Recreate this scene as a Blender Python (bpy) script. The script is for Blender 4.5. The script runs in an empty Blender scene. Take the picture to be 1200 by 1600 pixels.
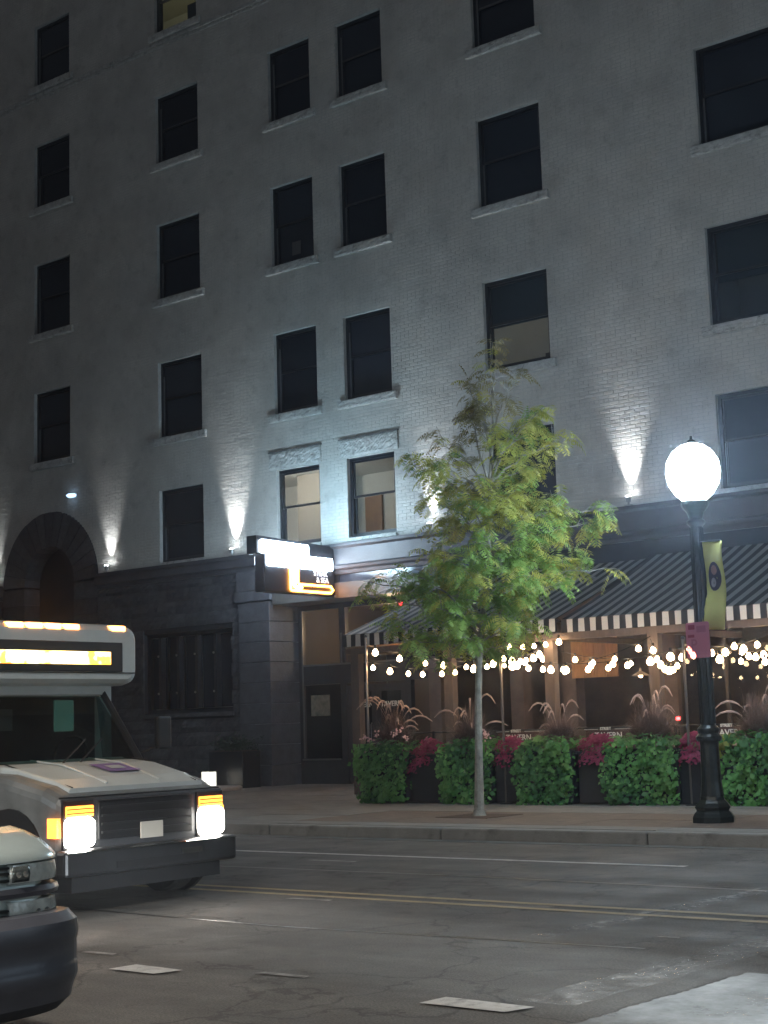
import bpy, bmesh, math, random
import numpy as np
from mathutils import Vector, Matrix

random.seed(7); RNG = np.random.default_rng(11)
S = bpy.context.scene
COL = S.collection
R = math.radians

# ------------------------------------------------------------------ camera
cam_data = bpy.data.cameras.new('camera'); cam = bpy.data.objects.new('camera', cam_data); COL.objects.link(cam)
YAW, PITCH, ROLL = R(-38.479), R(7.988), R(-1.8105)
fw = Vector((math.sin(YAW)*math.cos(PITCH), math.cos(YAW)*math.cos(PITCH), math.sin(PITCH)))
rt = Vector((math.cos(YAW), -math.sin(YAW), 0)); up = rt.cross(fw)
r2 = rt*math.cos(ROLL)+up*math.sin(ROLL); u2 = up*math.cos(ROLL)-rt*math.sin(ROLL)
m = Matrix((r2, u2, -fw)).transposed().to_4x4(); m.translation = Vector((0, 0, 1.45)); cam.matrix_world = m
cam_data.sensor_fit = 'VERTICAL'; cam_data.sensor_height = 24; cam_data.lens = 24*2388.58/1600
cam_data.clip_start = .1; cam_data.clip_end = 600
S.camera = cam
S.render.resolution_x, S.render.resolution_y = 768, 1024

# ------------------------------------------------------------------ world, exposure
W = bpy.data.worlds.new('World'); S.world = W; W.use_nodes = True
nt = W.node_tree; bg = nt.nodes['Background']
sky = nt.nodes.new('ShaderNodeTexSky'); sky.sky_type = 'NISHITA'; sky.sun_disc = False
sky.sun_elevation = R(-2); sky.sun_rotation = R(150)
nt.links.new(sky.outputs[0], bg.inputs[0]); bg.inputs[1].default_value = .05
S.view_settings.view_transform = 'Standard'; S.view_settings.look = 'None'
S.view_settings.exposure = .75; S.view_settings.gamma = 1; S.view_settings.use_curve_mapping = False

def lamp(name, kind, loc, power, color=(1, 1, 1), size=.1, target=None, spot=None, blend=.5):
    d = bpy.data.lights.new(name, kind); d.energy = power; d.color = color
    if kind in ('POINT', 'SPOT'): d.shadow_soft_size = size
    if kind == 'AREA': d.size = size
    if spot: d.spot_size = R(spot); d.spot_blend = blend
    o = bpy.data.objects.new(name, d); COL.objects.link(o); o.location = loc
    if target is not None:
        o.rotation_euler = (Vector(target)-Vector(loc)).to_track_quat('-Z', 'Y').to_euler()
    return o
# moonlight / city glow: a very faint sun, high and soft
sd = bpy.data.lights.new('moonlight', 'SUN'); sd.energy = .052; sd.angle = R(12); sd.color = (.92, .95, 1)
so = bpy.data.objects.new('moonlight', sd); COL.objects.link(so); so.rotation_euler = (R(52), 0, R(-40))
COOL = (.86, .93, 1.0); WARM = (1.0, .72, .45)

# ------------------------------------------------------------------ materials
MATS = {}
def mat(name, col=(.5, .5, .5), rough=.6, metal=0, var=0., nscale=3., bump=0., bscale=40., emit=None, estr=0, col2=None,
        alpha=None, stretch=None, spec=.5, dirt=None):
    if name in MATS: return MATS[name]
    M = bpy.data.materials.new(name); M.use_nodes = True; t = M.node_tree; b = t.nodes['Principled BSDF']
    b.inputs['Base Color'].default_value = (*col, 1); b.inputs['Roughness'].default_value = rough
    b.inputs['Metallic'].default_value = metal; b.inputs['Specular IOR Level'].default_value = spec
    tc = t.nodes.new('ShaderNodeTexCoord'); vec = tc.outputs['Object']
    if stretch:
        mp = t.nodes.new('ShaderNodeMapping'); mp.inputs['Scale'].default_value = stretch
        t.links.new(vec, mp.inputs[0]); vec = mp.outputs[0]
    if var or col2:
        n = t.nodes.new('ShaderNodeTexNoise'); n.inputs['Scale'].default_value = nscale; n.inputs['Detail'].default_value = 6
        n.inputs['Roughness'].default_value = .6
        t.links.new(vec, n.inputs['Vector'])
        r = t.nodes.new('ShaderNodeValToRGB'); r.color_ramp.elements[0].position = .3; r.color_ramp.elements[1].position = .7
        c2 = col2 if col2 else tuple(min(1, c*(1+var)) for c in col)
        c1 = col if col2 else tuple(c*(1-var) for c in col)
        r.color_ramp.elements[0].color = (*c1, 1); r.color_ramp.elements[1].color = (*c2, 1)
        t.links.new(n.outputs['Fac'], r.inputs[0]); t.links.new(r.outputs[0], b.inputs['Base Color'])
        if dirt:
            n2 = t.nodes.new('ShaderNodeTexNoise'); n2.inputs['Scale'].default_value = dirt[0]; n2.inputs['Detail'].default_value = 8
            n2.inputs['Roughness'].default_value = .7
            t.links.new(vec, n2.inputs['Vector'])
            rr = t.nodes.new('ShaderNodeValToRGB'); rr.color_ramp.elements[0].position = dirt[1]; rr.color_ramp.elements[1].position = dirt[2]
            mx = t.nodes.new('ShaderNodeMixRGB'); t.links.new(n2.outputs['Fac'], rr.inputs[0]); t.links.new(rr.outputs[0], mx.inputs[0])
            t.links.new(r.outputs[0], mx.inputs[1]); mx.inputs[2].default_value = (*dirt[3], 1)
            t.links.new(mx.outputs[0], b.inputs['Base Color'])
    if bump:
        n = t.nodes.new('ShaderNodeTexNoise'); n.inputs['Scale'].default_value = bscale; n.inputs['Detail'].default_value = 5
        t.links.new(vec, n.inputs['Vector'])
        bp = t.nodes.new('ShaderNodeBump'); bp.inputs['Strength'].default_value = bump; bp.inputs['Distance'].default_value = .02
        t.links.new(n.outputs['Fac'], bp.inputs['Height']); t.links.new(bp.outputs[0], b.inputs['Normal'])
    if emit:
        b.inputs['Emission Color'].default_value = (*emit, 1); b.inputs['Emission Strength'].default_value = estr
    MATS[name] = M
    return M
def glass(name, tint=(1, 1, 1), rough=.02, through=.8):
    if name in MATS: return MATS[name]
    M = bpy.data.materials.new(name); M.use_nodes = True; t = M.node_tree; t.nodes.clear()
    o = t.nodes.new('ShaderNodeOutputMaterial'); mx = t.nodes.new('ShaderNodeMixShader')
    tr = t.nodes.new('ShaderNodeBsdfTransparent'); tr.inputs[0].default_value = (*[c*through for c in tint], 1)
    gl = t.nodes.new('ShaderNodeBsdfGlossy'); gl.inputs['Roughness'].default_value = rough
    lw_ = t.nodes.new('ShaderNodeLayerWeight'); pw_ = t.nodes.new('ShaderNodeMath'); pw_.operation = 'POWER'; pw_.inputs[1].default_value = 5
    fr = t.nodes.new('ShaderNodeMath'); fr.operation = 'MULTIPLY_ADD'; fr.inputs[1].default_value = .9; fr.inputs[2].default_value = .035
    t.links.new(lw_.outputs['Facing'], pw_.inputs[0]); t.links.new(pw_.outputs[0], fr.inputs[0])
    t.links.new(fr.outputs[0], mx.inputs[0]); t.links.new(tr.outputs[0], mx.inputs[1]); t.links.new(gl.outputs[0], mx.inputs[2])
    t.links.new(mx.outputs[0], o.inputs[0]); MATS[name] = M
    return M
def leafmat(name, c1, c2, scale=2.5):
    if name in MATS: return MATS[name]
    M = bpy.data.materials.new(name); M.use_nodes = True; t = M.node_tree; b = t.nodes['Principled BSDF']
    b.inputs['Roughness'].default_value = .5; b.inputs['Specular IOR Level'].default_value = .35
    g = t.nodes.new('ShaderNodeTexCoord'); n = t.nodes.new('ShaderNodeTexNoise'); n.inputs['Scale'].default_value = scale; n.inputs['Detail'].default_value = 5
    t.links.new(g.outputs['Object'], n.inputs['Vector'])
    r = t.nodes.new('ShaderNodeValToRGB'); r.color_ramp.elements[0].position = .35; r.color_ramp.elements[1].position = .65
    r.color_ramp.elements[0].color = (*c1, 1); r.color_ramp.elements[1].color = (*c2, 1)
    t.links.new(n.outputs['Fac'], r.inputs[0]); t.links.new(r.outputs[0], b.inputs['Base Color'])
    tl = t.nodes.new('ShaderNodeBsdfTranslucent'); t.links.new(r.outputs[0], tl.inputs[0])
    mx = t.nodes.new('ShaderNodeMixShader'); mx.inputs[0].default_value = .42
    out = t.nodes['Material Output']; t.links.new(b.outputs[0], mx.inputs[1]); t.links.new(tl.outputs[0], mx.inputs[2]); t.links.new(mx.outputs[0], out.inputs[0])
    MATS[name] = M
    return M

# ------------------------------------------------------------------ mesh builder
class MB:
    def __init__(s): s.v = []; s.f = []; s.mi = []
    def add(s, v, f, mi=0):
        n = len(s.v); s.v += [tuple(p) for p in v]; s.f += [tuple(i+n for i in q) for q in f]; s.mi += [mi]*len(f); return s
    def box(s, x0, x1, y0, y1, z0, z1, mi=0):
        return s.add([(x0, y0, z0), (x1, y0, z0), (x1, y1, z0), (x0, y1, z0), (x0, y0, z1), (x1, y0, z1), (x1, y1, z1), (x0, y1, z1)],
                     [(3, 2, 1, 0), (4, 5, 6, 7), (0, 1, 5, 4), (1, 2, 6, 5), (2, 3, 7, 6), (3, 0, 4, 7)], mi)
    def prism(s, prof, axis, a, b, mi=0):
        """prof: 2D polygon; axis 'x' -> prof=(y,z), 'y' -> (x,z), 'z' -> (x,y)"""
        n = len(prof)
        def P(t, p): return {'x': (t, p[0], p[1]), 'y': (p[0], t, p[1]), 'z': (p[0], p[1], t)}[axis]
        v = [P(a, p) for p in prof]+[P(b, p) for p in prof]
        f = [(i, (i+1) % n, n+(i+1) % n, n+i) for i in range(n)]+[tuple(range(n-1, -1, -1)), tuple(range(n, 2*n))]
        return s.add(v, f, mi)
    def tube(s, pts, rad, n=8, mi=0, caps=True):
        pts = [Vector(p) for p in pts]; rs = rad if hasattr(rad, '__len__') else [rad]*len(pts)
        vs = []; fs = []; prev = None
        for i, p in enumerate(pts):
            d = (pts[min(i+1, len(pts)-1)]-pts[max(i-1, 0)]).normalized()
            a = Vector((0, 0, 1)) if abs(d.z) < .9 else Vector((1, 0, 0))
            if prev is not None: a = prev
            x = (a-d*a.dot(d)).normalized(); prev = x; y = d.cross(x)
            for k in range(n):
                t = 2*math.pi*k/n; vs.append(p+(x*math.cos(t)+y*math.sin(t))*rs[i])
        for i in range(len(pts)-1):
            for k in range(n): fs.append((i*n+k, i*n+(k+1) % n, (i+1)*n+(k+1) % n, (i+1)*n+k))
        if caps: fs += [tuple(range(n-1, -1, -1)), tuple(range((len(pts)-1)*n, len(pts)*n))]
        return s.add(vs, fs, mi)
    def lathe(s, prof, cx=0, cy=0, n=24, mi=0):
        vs = []; fs = []
        for r_, z in prof:
            for k in range(n): t = 2*math.pi*k/n; vs.append((cx+r_*math.cos(t), cy+r_*math.sin(t), z))
        for i in range(len(prof)-1):
            for k in range(n): fs.append((i*n+k, i*n+(k+1) % n, (i+1)*n+(k+1) % n, (i+1)*n+k))
        fs += [tuple(range(n-1, -1, -1)), tuple(range((len(prof)-1)*n, len(prof)*n))]
        return s.add(vs, fs, mi)
    def mesh(s, name, mats, smooth=False):
        me = bpy.data.meshes.new(name); me.from_pydata(s.v, [], s.f)
        for m_ in (mats if isinstance(mats, (list, tuple)) else [mats]): me.materials.append(m_)
        if any(s.mi): me.polygons.foreach_set('material_index', s.mi)
        if smooth: me.polygons.foreach_set('use_smooth', [True]*len(me.polygons))
        me.update(); return me
    def obj(s, name, mats, parent=None, bevel=0, smooth=False, seg=2, **tags):
        o = bpy.data.objects.new(name, s.mesh(name, mats, smooth)); COL.objects.link(o)
        if parent is not None: o.parent = parent
        if bevel:
            b = o.modifiers.new('bevel', 'BEVEL'); b.width = bevel; b.segments = seg; b.limit_method = 'ANGLE'; b.angle_limit = R(40)
        if smooth: o.data.set_sharp_from_angle(angle=R(35))
        for k, v in tags.items(): o[k] = v
        return o
def inst(name, mesh, loc, parent=None, rot=(0, 0, 0), **tags):
    o = bpy.data.objects.new(name, mesh); COL.objects.link(o); o.location = loc; o.rotation_euler = rot
    if parent is not None: o.parent = parent
    for k, v in tags.items(): o[k] = v
    return o
def thing(name, label, cat, loc=(0, 0, 0), rotz=0, group=None):
    o = bpy.data.objects.new(name, None); COL.objects.link(o); o.location = loc; o.rotation_euler = (0, 0, rotz)
    o['label'] = label; o['category'] = cat; o.empty_display_size = .2
    if group: o['group'] = group
    return o
def clone(root, loc, rotz=None, **tags):
    def rec(o, par):
        c = o.copy(); COL.objects.link(c)
        if par is not None: c.parent = par
        for ch in [x for x in bpy.data.objects if x.parent == o and x is not c]: rec(ch, c)
        return c
    c = rec(root, None); c.location = loc
    if rotz is not None: c.rotation_euler = (0, 0, rotz)
    for k, v in tags.items(): c[k] = v
    return c
def text(name, body, size, loc, rot, material, parent=None, ext=.004, align='CENTER'):
    cu = bpy.data.curves.new(name, 'FONT'); cu.body = body; cu.size = size; cu.extrude = ext; cu.align_x = align; cu.align_y = 'CENTER'
    cu.materials.append(material); cu.offset = .002
    tmp = bpy.data.objects.new('tmp', cu); COL.objects.link(tmp)
    me = bpy.data.meshes.new_from_object(tmp.evaluated_get(bpy.context.evaluated_depsgraph_get())); bpy.data.objects.remove(tmp)
    me.name = name; o = bpy.data.objects.new(name, me); COL.objects.link(o); o.location = loc; o.rotation_euler = rot
    if parent is not None: o.parent = parent
    return o

# ================================================================== GROUND
SW = .14   # sidewalk height
def make_asphalt():
    M = bpy.data.materials.new('asphalt'); M.use_nodes = True; t = M.node_tree; b = t.nodes['Principled BSDF']; L = t.links.new
    tc = t.nodes.new('ShaderNodeTexCoord')
    def noise(sc, det, stretch=None):
        n = t.nodes.new('ShaderNodeTexNoise'); n.inputs['Scale'].default_value = sc; n.inputs['Detail'].default_value = det; n.inputs['Roughness'].default_value = .65
        if stretch:
            mp = t.nodes.new('ShaderNodeMapping'); mp.inputs['Scale'].default_value = stretch; L(tc.outputs['Object'], mp.inputs[0]); L(mp.outputs[0], n.inputs[0])
        else: L(tc.outputs['Object'], n.inputs[0])
        return n.outputs['Fac']
    def ramp(src, p0, p1, c0, c1):
        r = t.nodes.new('ShaderNodeValToRGB'); r.color_ramp.elements[0].position = p0; r.color_ramp.elements[1].position = p1; r.color_ramp.elements[0].color = (*c0, 1); r.color_ramp.elements[1].color = (*c1, 1); L(src, r.inputs[0]); return r.outputs[0]
    def mul(a_, b_, f=1):
        m_ = t.nodes.new('ShaderNodeMixRGB'); m_.blend_type = 'MULTIPLY'; m_.inputs[0].default_value = f; L(a_, m_.inputs[1]); L(b_, m_.inputs[2]); return m_.outputs[0]
    base = ramp(noise(.6, 8, (.25, 1, 1)), .3, .7, (.056, .053, .048), (.095, .09, .083))
    base = mul(base, ramp(noise(70, 2), .35, .65, (.55, .55, .56), (1.5, 1.48, 1.42)))
    base = mul(base, ramp(noise(1.1, 6, (.08, 2.2, 1)), .42, .6, (.82, .82, .83), (1.08, 1.08, 1.08)))
    base = mul(base, ramp(noise(2.3, 7), .30, .42, (.62, .60, .58), (1, 1, 1)))
    v = t.nodes.new('ShaderNodeTexVoronoi'); v.feature = 'DISTANCE_TO_EDGE'; v.inputs['Scale'].default_value = .55
    mp = t.nodes.new('ShaderNodeMapping'); L(tc.outputs['Object'], mp.inputs[0])
    nn = t.nodes.new('ShaderNodeTexNoise'); nn.inputs['Scale'].default_value = 2; nn.inputs['Detail'].default_value = 6; L(tc.outputs['Object'], nn.inputs[0])
    ad = t.nodes.new('ShaderNodeMixRGB'); ad.blend_type = 'ADD'; ad.inputs[0].default_value = .9; L(mp.outputs[0], ad.inputs[1]); L(nn.outputs['Color'], ad.inputs[2]); L(ad.outputs[0], v.inputs['Vector'])
    base = mul(base, ramp(v.outputs['Distance'], .004, .012, (.35, .34, .33), (1, 1, 1)), .8)
    L(base, b.inputs['Base Color'])
    rr = t.nodes.new('ShaderNodeMapRange'); L(noise(1.4, 6), rr.inputs[0]); rr.inputs[1].default_value = .35; rr.inputs[2].default_value = .65; rr.inputs[3].default_value = .6; rr.inputs[4].default_value = .85; L(rr.outputs[0], b.inputs['Roughness'])
    bp = t.nodes.new('ShaderNodeBump'); bp.inputs['Strength'].default_value = .7; bp.inputs['Distance'].default_value = .012; L(noise(95, 3), bp.inputs['Height']); L(bp.outputs[0], b.inputs['Normal'])
    return M
asphalt = make_asphalt()
road = MB()
road.add([(-90, -60, 0), (60, -60, 0), (60, 15.68, 0), (-90, 15.68, 0)], [(0, 1, 2, 3)])
road.obj('road', asphalt, kind='structure')
MB().add([(-300, -300, -.3), (300, -300, -.3), (300, 300, -.3), (-300, 300, -.3)], [(0, 1, 2, 3)]).obj('ground', mat('earth', (.05, .045, .04), .9, var=.3), kind='structure')

def worn(name, col, lo, hi, scale=9, stretch=(1, 1, 1)):
    """paint with worn holes (mix of paint and asphalt colour by noise)"""
    return mat(name, col, .7, var=.12, nscale=6, dirt=(scale, lo, hi, (.07, .067, .06)), stretch=stretch, bump=.3, bscale=90)
ye = worn('yellow_paint', (.27, .215, .115), .5, .8); wh = worn('white_paint', (.42, .41, .39), .5, .75)
whf = worn('faded_white_paint', (.24, .235, .225), .42, .62, 5)
def faded(name, col, lo, hi, scale):
    M = bpy.data.materials.new(name); M.use_nodes = True; t = M.node_tree; b = t.nodes['Principled BSDF']; b.inputs['Base Color'].default_value = (*col, 1); b.inputs['Roughness'].default_value = .7
    tc = t.nodes.new('ShaderNodeTexCoord'); n = t.nodes.new('ShaderNodeTexNoise'); n.inputs['Scale'].default_value = scale; n.inputs['Detail'].default_value = 9; n.inputs['Roughness'].default_value = .72; t.links.new(tc.outputs['Object'], n.inputs[0])
    r = t.nodes.new('ShaderNodeValToRGB'); r.color_ramp.elements[0].position = lo; r.color_ramp.elements[1].position = hi; t.links.new(n.outputs['Fac'], r.inputs[0])
    tr = t.nodes.new('ShaderNodeBsdfTransparent'); mx = t.nodes.new('ShaderNodeMixShader'); t.links.new(r.outputs[0], mx.inputs[0]); t.links.new(tr.outputs[0], mx.inputs[1]); t.links.new(b.outputs[0], mx.inputs[2]); t.links.new(mx.outputs[0], t.nodes['Material Output'].inputs[0])
    return M
def flat(name, pts, m, z=.004, **t): return MB().add([(x, y, z) for x, y in pts], [tuple(range(len(pts)))]).obj(name, m, None, kind='structure', **t)
flat('yellow_line', [(-90, 10.24), (60, 10.24), (60, 10.34), (-90, 10.34)], ye)
flat('yellow_line', [(-90, 10.52), (60, 10.52), (60, 10.62), (-90, 10.62)], ye)
flat('white_edge_line', [(-60, 13.72), (-7.3, 13.70), (-7.3, 13.82), (-60, 13.84)], wh)
for x0, x1 in ((-5.09, -4.55), (-7.53, -7.12), (-12.6, -9.6)):
    flat('lane_dash', [(x0, 6.57), (x1, 6.57), (x1+.06, 6.76), (x0+.02, 6.78)], wh, z=.009)
def ragged(name, x0, x1, y0, y1, m, slant=0., z=.004, seed=1):
    rg_ = random.Random(seed); n_ = 60; L = []; Rr = []
    for i in range(n_+1):
        f = i/n_; y = y0+(y1-y0)*f; sx = slant*f; j = lambda: rg_.uniform(-.012, .012)+.008*math.sin(y*7+seed)
        L.append((x0+sx+j(), y)); Rr.append((x1+sx+j(), y))
    flat(name, L+Rr[::-1], m, z)
whff = faded('very_faded_paint', (.24, .235, .225), .42, .68, 3.5)
ragged('crosswalk_line', -6.02, -5.80, 9.0, 13.2, whff, .25, z=.002, seed=2)
ragged('crosswalk_line', -4.72, -4.35, 6.9, 13.0, whff, .25, z=.002, seed=4)
ragged('crosswalk_bar', -4.12, -2.2, 6.2, 8.25, faded('pale_patch_paint', (.27, .285, .29), .18, .66, 1.3), .1, seed=5)  # worn pale paint that also adds brightness to the headlight pool there
for (x0, y0, w, h) in ((-11.6, 13.0, .7, .1), (-9.2, 10.02, .5, .09), (-8.3, 7.0, .3, .07), (-5.7, 12.6, .35, .08), (-5.2, 9.3, .18, .05), (-6.6, 6.9, .4, .08), (-4.6, 12.0, .3, .06)):
    flat('paint_remnant', [(x0, y0), (x0+w, y0+.01), (x0+w*.95, y0+h), (x0+.03, y0+h*.9)], whf, z=.005)
# tar repair seams
tar = mat('tar', (.02, .02, .02), .35, bump=.2)
for pts in ([(-14, 8.6), (-11, 8.75), (-8, 8.6), (-5, 8.8)], [(-13, 12.1), (-9, 12.2), (-5, 12.05), (0, 12.2)]):
    mb = MB()
    for (a, b) in zip(pts[:-1], pts[1:]):
        mb.add([(a[0], a[1], .003), (b[0], b[1], .003), (b[0], b[1]+.03, .003), (a[0], a[1]+.03, .003)], [(0, 1, 2, 3)])
    mb.obj('road_seam', tar, kind='structure')
gutter_m = mat('gutter_concrete', (.15, .145, .135), .85, var=.25, nscale=3, bump=.4, bscale=60, dirt=(1.5, .5, .7, (.07, .066, .06)))
MB().add([(-90, 15.68, .004), (60, 15.68, .004), (60, 16.08, -.01), (-90, 16.08, -.01)], [(0, 1, 2, 3)]).obj('gutter', gutter_m, kind='structure')
kerb_m = mat('kerb_concrete', (.24, .232, .215), .85, var=.2, nscale=2.5, bump=.4, bscale=50, dirt=(2, .52, .75, (.11, .1, .09)))
kerb = bpy.data.objects.new('kerb', None); COL.objects.link(kerb); kerb['kind'] = 'structure'
kb = MB(); kb.box(0, 2.985, 0, .22, -.2, .14); kme = kb.mesh('kerbstone', kerb_m)
for i in range(20):
    k = inst('kerbstone', kme, (-45+3*i, 16.06, random.uniform(-.004, .004)), kerb)
    b = k.modifiers.new('b', 'BEVEL'); b.width = .02; b.segments = 2
MB().box(-90, 60, 16.08, 60, -.3, SW-.03).obj('sidewalk_base', mat('mortar_bed', (.06, .058, .053), .9), kind='structure')
pave_m = [mat('paving%d' % i, c, .8, var=.18, nscale=2.2, bump=.35, bscale=55, dirt=(1.3, .5, .75, (.13, .12, .11))) for i, c in enumerate(((.21, .2, .185), (.19, .182, .17), (.225, .213, .195)))]
brown_m = [mat('brown_paving%d' % i, c, .85, var=.2, nscale=2, bump=.4, bscale=60, dirt=(2.2, .5, .8, (.08, .062, .05))) for i, c in enumerate(((.17, .125, .098), (.15, .11, .088)))]
side = bpy.data.objects.new('sidewalk', None); COL.objects.link(side); side['kind'] = 'structure'
rowsY = [(16.29, 16.79, 'kerb'), (16.80, 17.95, 'brown'), (17.96, 19.1, 'brown'), (19.11, 20.3, 'p'), (20.31, 21.6, 'p'), (21.61, 23.2, 'p'), (23.21, 24.9, 'p'), (24.91, 26.95, 'p')]
cache = {}
for j, (y0, y1, kd) in enumerate(rowsY):
    for i in range(26):
        x0 = -40+1.55*i
        brown = kd == 'brown' and x0 > -15.5
        key = (j, brown, i % 3)
        if key not in cache:
            b_ = MB(); b_.box(0, 1.538, 0, y1-y0, -.08, 0)
            cache[key] = b_.mesh('paving_slab', brown_m[i % 2] if brown else pave_m[i % 3])
        inst('paving_slab', cache[key], (x0, y0, SW+random.uniform(-.003, .003)), side)
# entrance slabs
for i in range(3): inst('paving_slab', cache[(6, False, 0)], (-25.0+1.55*i, 26.96, SW+.002), side)

# ================================================================== HOTEL BUILDING
bld = thing('hotel_building', 'tall white painted brick hotel with dark stone ground floor and tavern front', 'building')
YF = 27.0
WALLX0, WALLX1, WZ0, WZ1 = -44.0, 4.0, 5.66, 27.0
white_brick = mat('painted_brick', (.515, .50, .47), .55, var=.17, nscale=1.1, bump=.22, bscale=55, dirt=(2.6, .54, .8, (.30, .29, .27)))
mortar = mat('painted_mortar', (.46, .46, .445), .7, var=.15, nscale=5, bump=.3, bscale=60)
cols = {1: (-33.93, -32.39), 2: (-28.86, -27.26), 3: (-24.75, -23.37), 4: (-22.52, -21.11), 5: (-18.50, -16.83), 6: (-13.11, -10.5), 7: (-7.5, -4.9), 0: (-38.9, -37.35)}
rows = {'A': (20.12, 21.97), 'B': (16.46, 18.35), 'C': (12.74, 14.79), 'D': (9.04, 11.05), 'E': (5.78, 7.67), 'Z': (23.8, 25.7)}
wins = []
for c, (a, b) in cols.items():
    for r_, (z0, z1) in rows.items():
        if c in (0, 1) and r_ == 'E': continue
        wins.append((c, r_, a, b, z0, z1))
ARC = (-33.27, 5.6, 2.02)   # arch centre x, springing z, radius
def arch_half(z):
    d = z-ARC[1]
    return math.sqrt(max(0, ARC[2]**2-d*d)) if d < ARC[2] else 0
# wall backing with openings
xs = sorted({WALLX0, WALLX1, ARC[0]-ARC[2], ARC[0]+ARC[2]} | {w[2] for w in wins} | {w[3] for w in wins})
zs = sorted({WZ0, WZ1, ARC[1]+ARC[2]} | {w[4] for w in wins} | {w[5] for w in wins})
mb = MB()
for i in range(len(xs)-1):
    for j in range(len(zs)-1):
        cx, cz = (xs[i]+xs[i+1])/2, (zs[j]+zs[j+1])/2
        if any(w[2] < cx < w[3] and w[4] < cz < w[5] for w in wins): continue
        if abs(cx-ARC[0]) < ARC[2] and cz < ARC[1]+ARC[2]: continue
        mb.add([(xs[i], YF, zs[j]), (xs[i+1], YF, zs[j]), (xs[i+1], YF, zs[j+1]), (xs[i], YF, zs[j+1])], [(0, 1, 2, 3)])
N = 24
for k in range(N):   # spandrels
    t0, t1 = math.pi*k/N, math.pi*(k+1)/N
    p = [(ARC[0]+ARC[2]*math.cos(t), ARC[1]+ARC[2]*math.sin(t)) for t in (t0, t1)]
    mb.add([(p[0][0], YF, p[0][1]), (p[0][0], YF, ARC[1]+ARC[2]), (p[1][0], YF, ARC[1]+ARC[2]), (p[1][0], YF, p[1][1])], [(0, 1, 2, 3)])
for (c, r_, a, b, z0, z1) in wins:   # reveals
    d = .22
    mb.add([(a, YF, z0), (a, YF+d, z0), (a, YF+d, z1), (a, YF, z1)], [(0, 1, 2, 3)])
    mb.add([(b, YF, z0), (b, YF, z1), (b, YF+d, z1), (b, YF+d, z0)], [(0, 1, 2, 3)])
    mb.add([(a, YF, z1), (a, YF+d, z1), (b, YF+d, z1), (b, YF, z1)], [(0, 1, 2, 3)])
    mb.add([(a, YF, z0), (b, YF, z0), (b, YF+d, z0), (a, YF+d, z0)], [(0, 1, 2, 3)])
mb.box(WALLX0, WALLX1, YF+14, YF+14.3, 0, WZ1)
mb.box(WALLX0, WALLX1, YF+.01, YF+14, WZ1-.01, WZ1+.2)
mb.box(WALLX0-.3, WALLX0, YF, YF+14.3, 0, WZ1); mb.box(WALLX1, WALLX1+.3, YF, YF+14.3, 0, WZ1)
wall = mb.obj('brick_wall', mortar, bld)
# bricks
BW, BH, J = .232, .0775, .011
def proj(P):
    q = P-np.array([0, 0, 1.45]); z = q@np.array(fw)
    return 384+1528.7*(q@np.array(r2))/z, 512-1528.7*(q@np.array(u2))/z
lint = [(-24.96, -23.3, 7.70, 8.14), (-22.72, -20.98, 7.70, 8.14)]
rects = []
nc = int((WZ1-WZ0)/BH)
for ci in range(nc):
    z0 = WZ0+ci*BH; z1 = z0+BH-J; zc = (z0+z1)/2
    holes = [(w[2], w[3]) for w in wins if w[4] < zc < w[5]]
    holes += [(w[2]-.17, w[3]+.17) for w in wins if w[4]-.19 < zc < w[4] and w[1] != 'E']   # sills
    holes += [(l[0], l[1]) for l in lint if l[2] < zc < l[3]]
    if zc < ARC[1]+ARC[2]: h = arch_half(zc); holes.append((ARC[0]-h, ARC[0]+h))
    x = WALLX0+(ci % 2)*BW/2-BW
    header = ci % 6 == 5
    w_ = BW*.5 if header else BW
    while x < WALLX1:
        segs = [(max(x, WALLX0), min(x+w_-J, WALLX1))]
        for (a, b) in holes:
            ns = []
            for (p, q) in segs:
                if q <= a or p >= b: ns.append((p, q)); continue
                if p < a-.02: ns.append((p, a))
                if q > b+.02: ns.append((b, q))
            segs = ns
        for (p, q) in segs:
            if q-p > .03: rects.append((p, q, z0, z1))
        x += w_
rects = np.array(rects); n = len(rects)
px, py = proj(np.stack([(rects[:, 0]+rects[:, 1])/2, np.full(n, YF), (rects[:, 2]+rects[:, 3])/2], -1))
inview = (px > 0) & (px < 768) & (py > 0) & (py < 1024)
dist = np.hypot(np.hypot((rects[:, 0]+rects[:, 1])/2, YF), (rects[:, 2]-1.45)); dist[~inview] = 1e9
dist[(rects[:, 1]-rects[:, 0]) < .2] += 1e6
order = np.argsort(dist); single = set(order[:300].tolist())
prd = RNG.uniform(.004, .0068, n); tilt = RNG.normal(0, .0007, (n, 4)); ej = RNG.normal(0, .0015, (n, 4))
def brickverts(i):
    a, b, z0, z1 = rects[i]; a += ej[i, 0]; b += ej[i, 1]; z0 += ej[i, 2]; z1 += ej[i, 3]; e = .004; p = YF-prd[i]
    return [(a, YF, z0), (b, YF, z0), (b, YF, z1), (a, YF, z1), (a+e, p+tilt[i, 0], z0+e), (b-e, p+tilt[i, 1], z0+e), (b-e, p+tilt[i, 2], z1-e), (a+e, p+tilt[i, 3], z1-e)]
BF = [(4, 5, 6, 7), (0, 1, 5, 4), (1, 2, 6, 5), (2, 3, 7, 6), (3, 0, 4, 7)]
V = []; Fc = []
for i in range(n):
    if i in single:
        mb = MB(); mb.add(brickverts(i), BF); mb.obj('brick', white_brick, wall)
    else:
        k = len(V); V += brickverts(i); Fc += [tuple(q+k for q in f) for f in BF]
me = bpy.data.meshes.new('brick_courses'); me.from_pydata(V, [], Fc); me.materials.append(white_brick)
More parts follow.
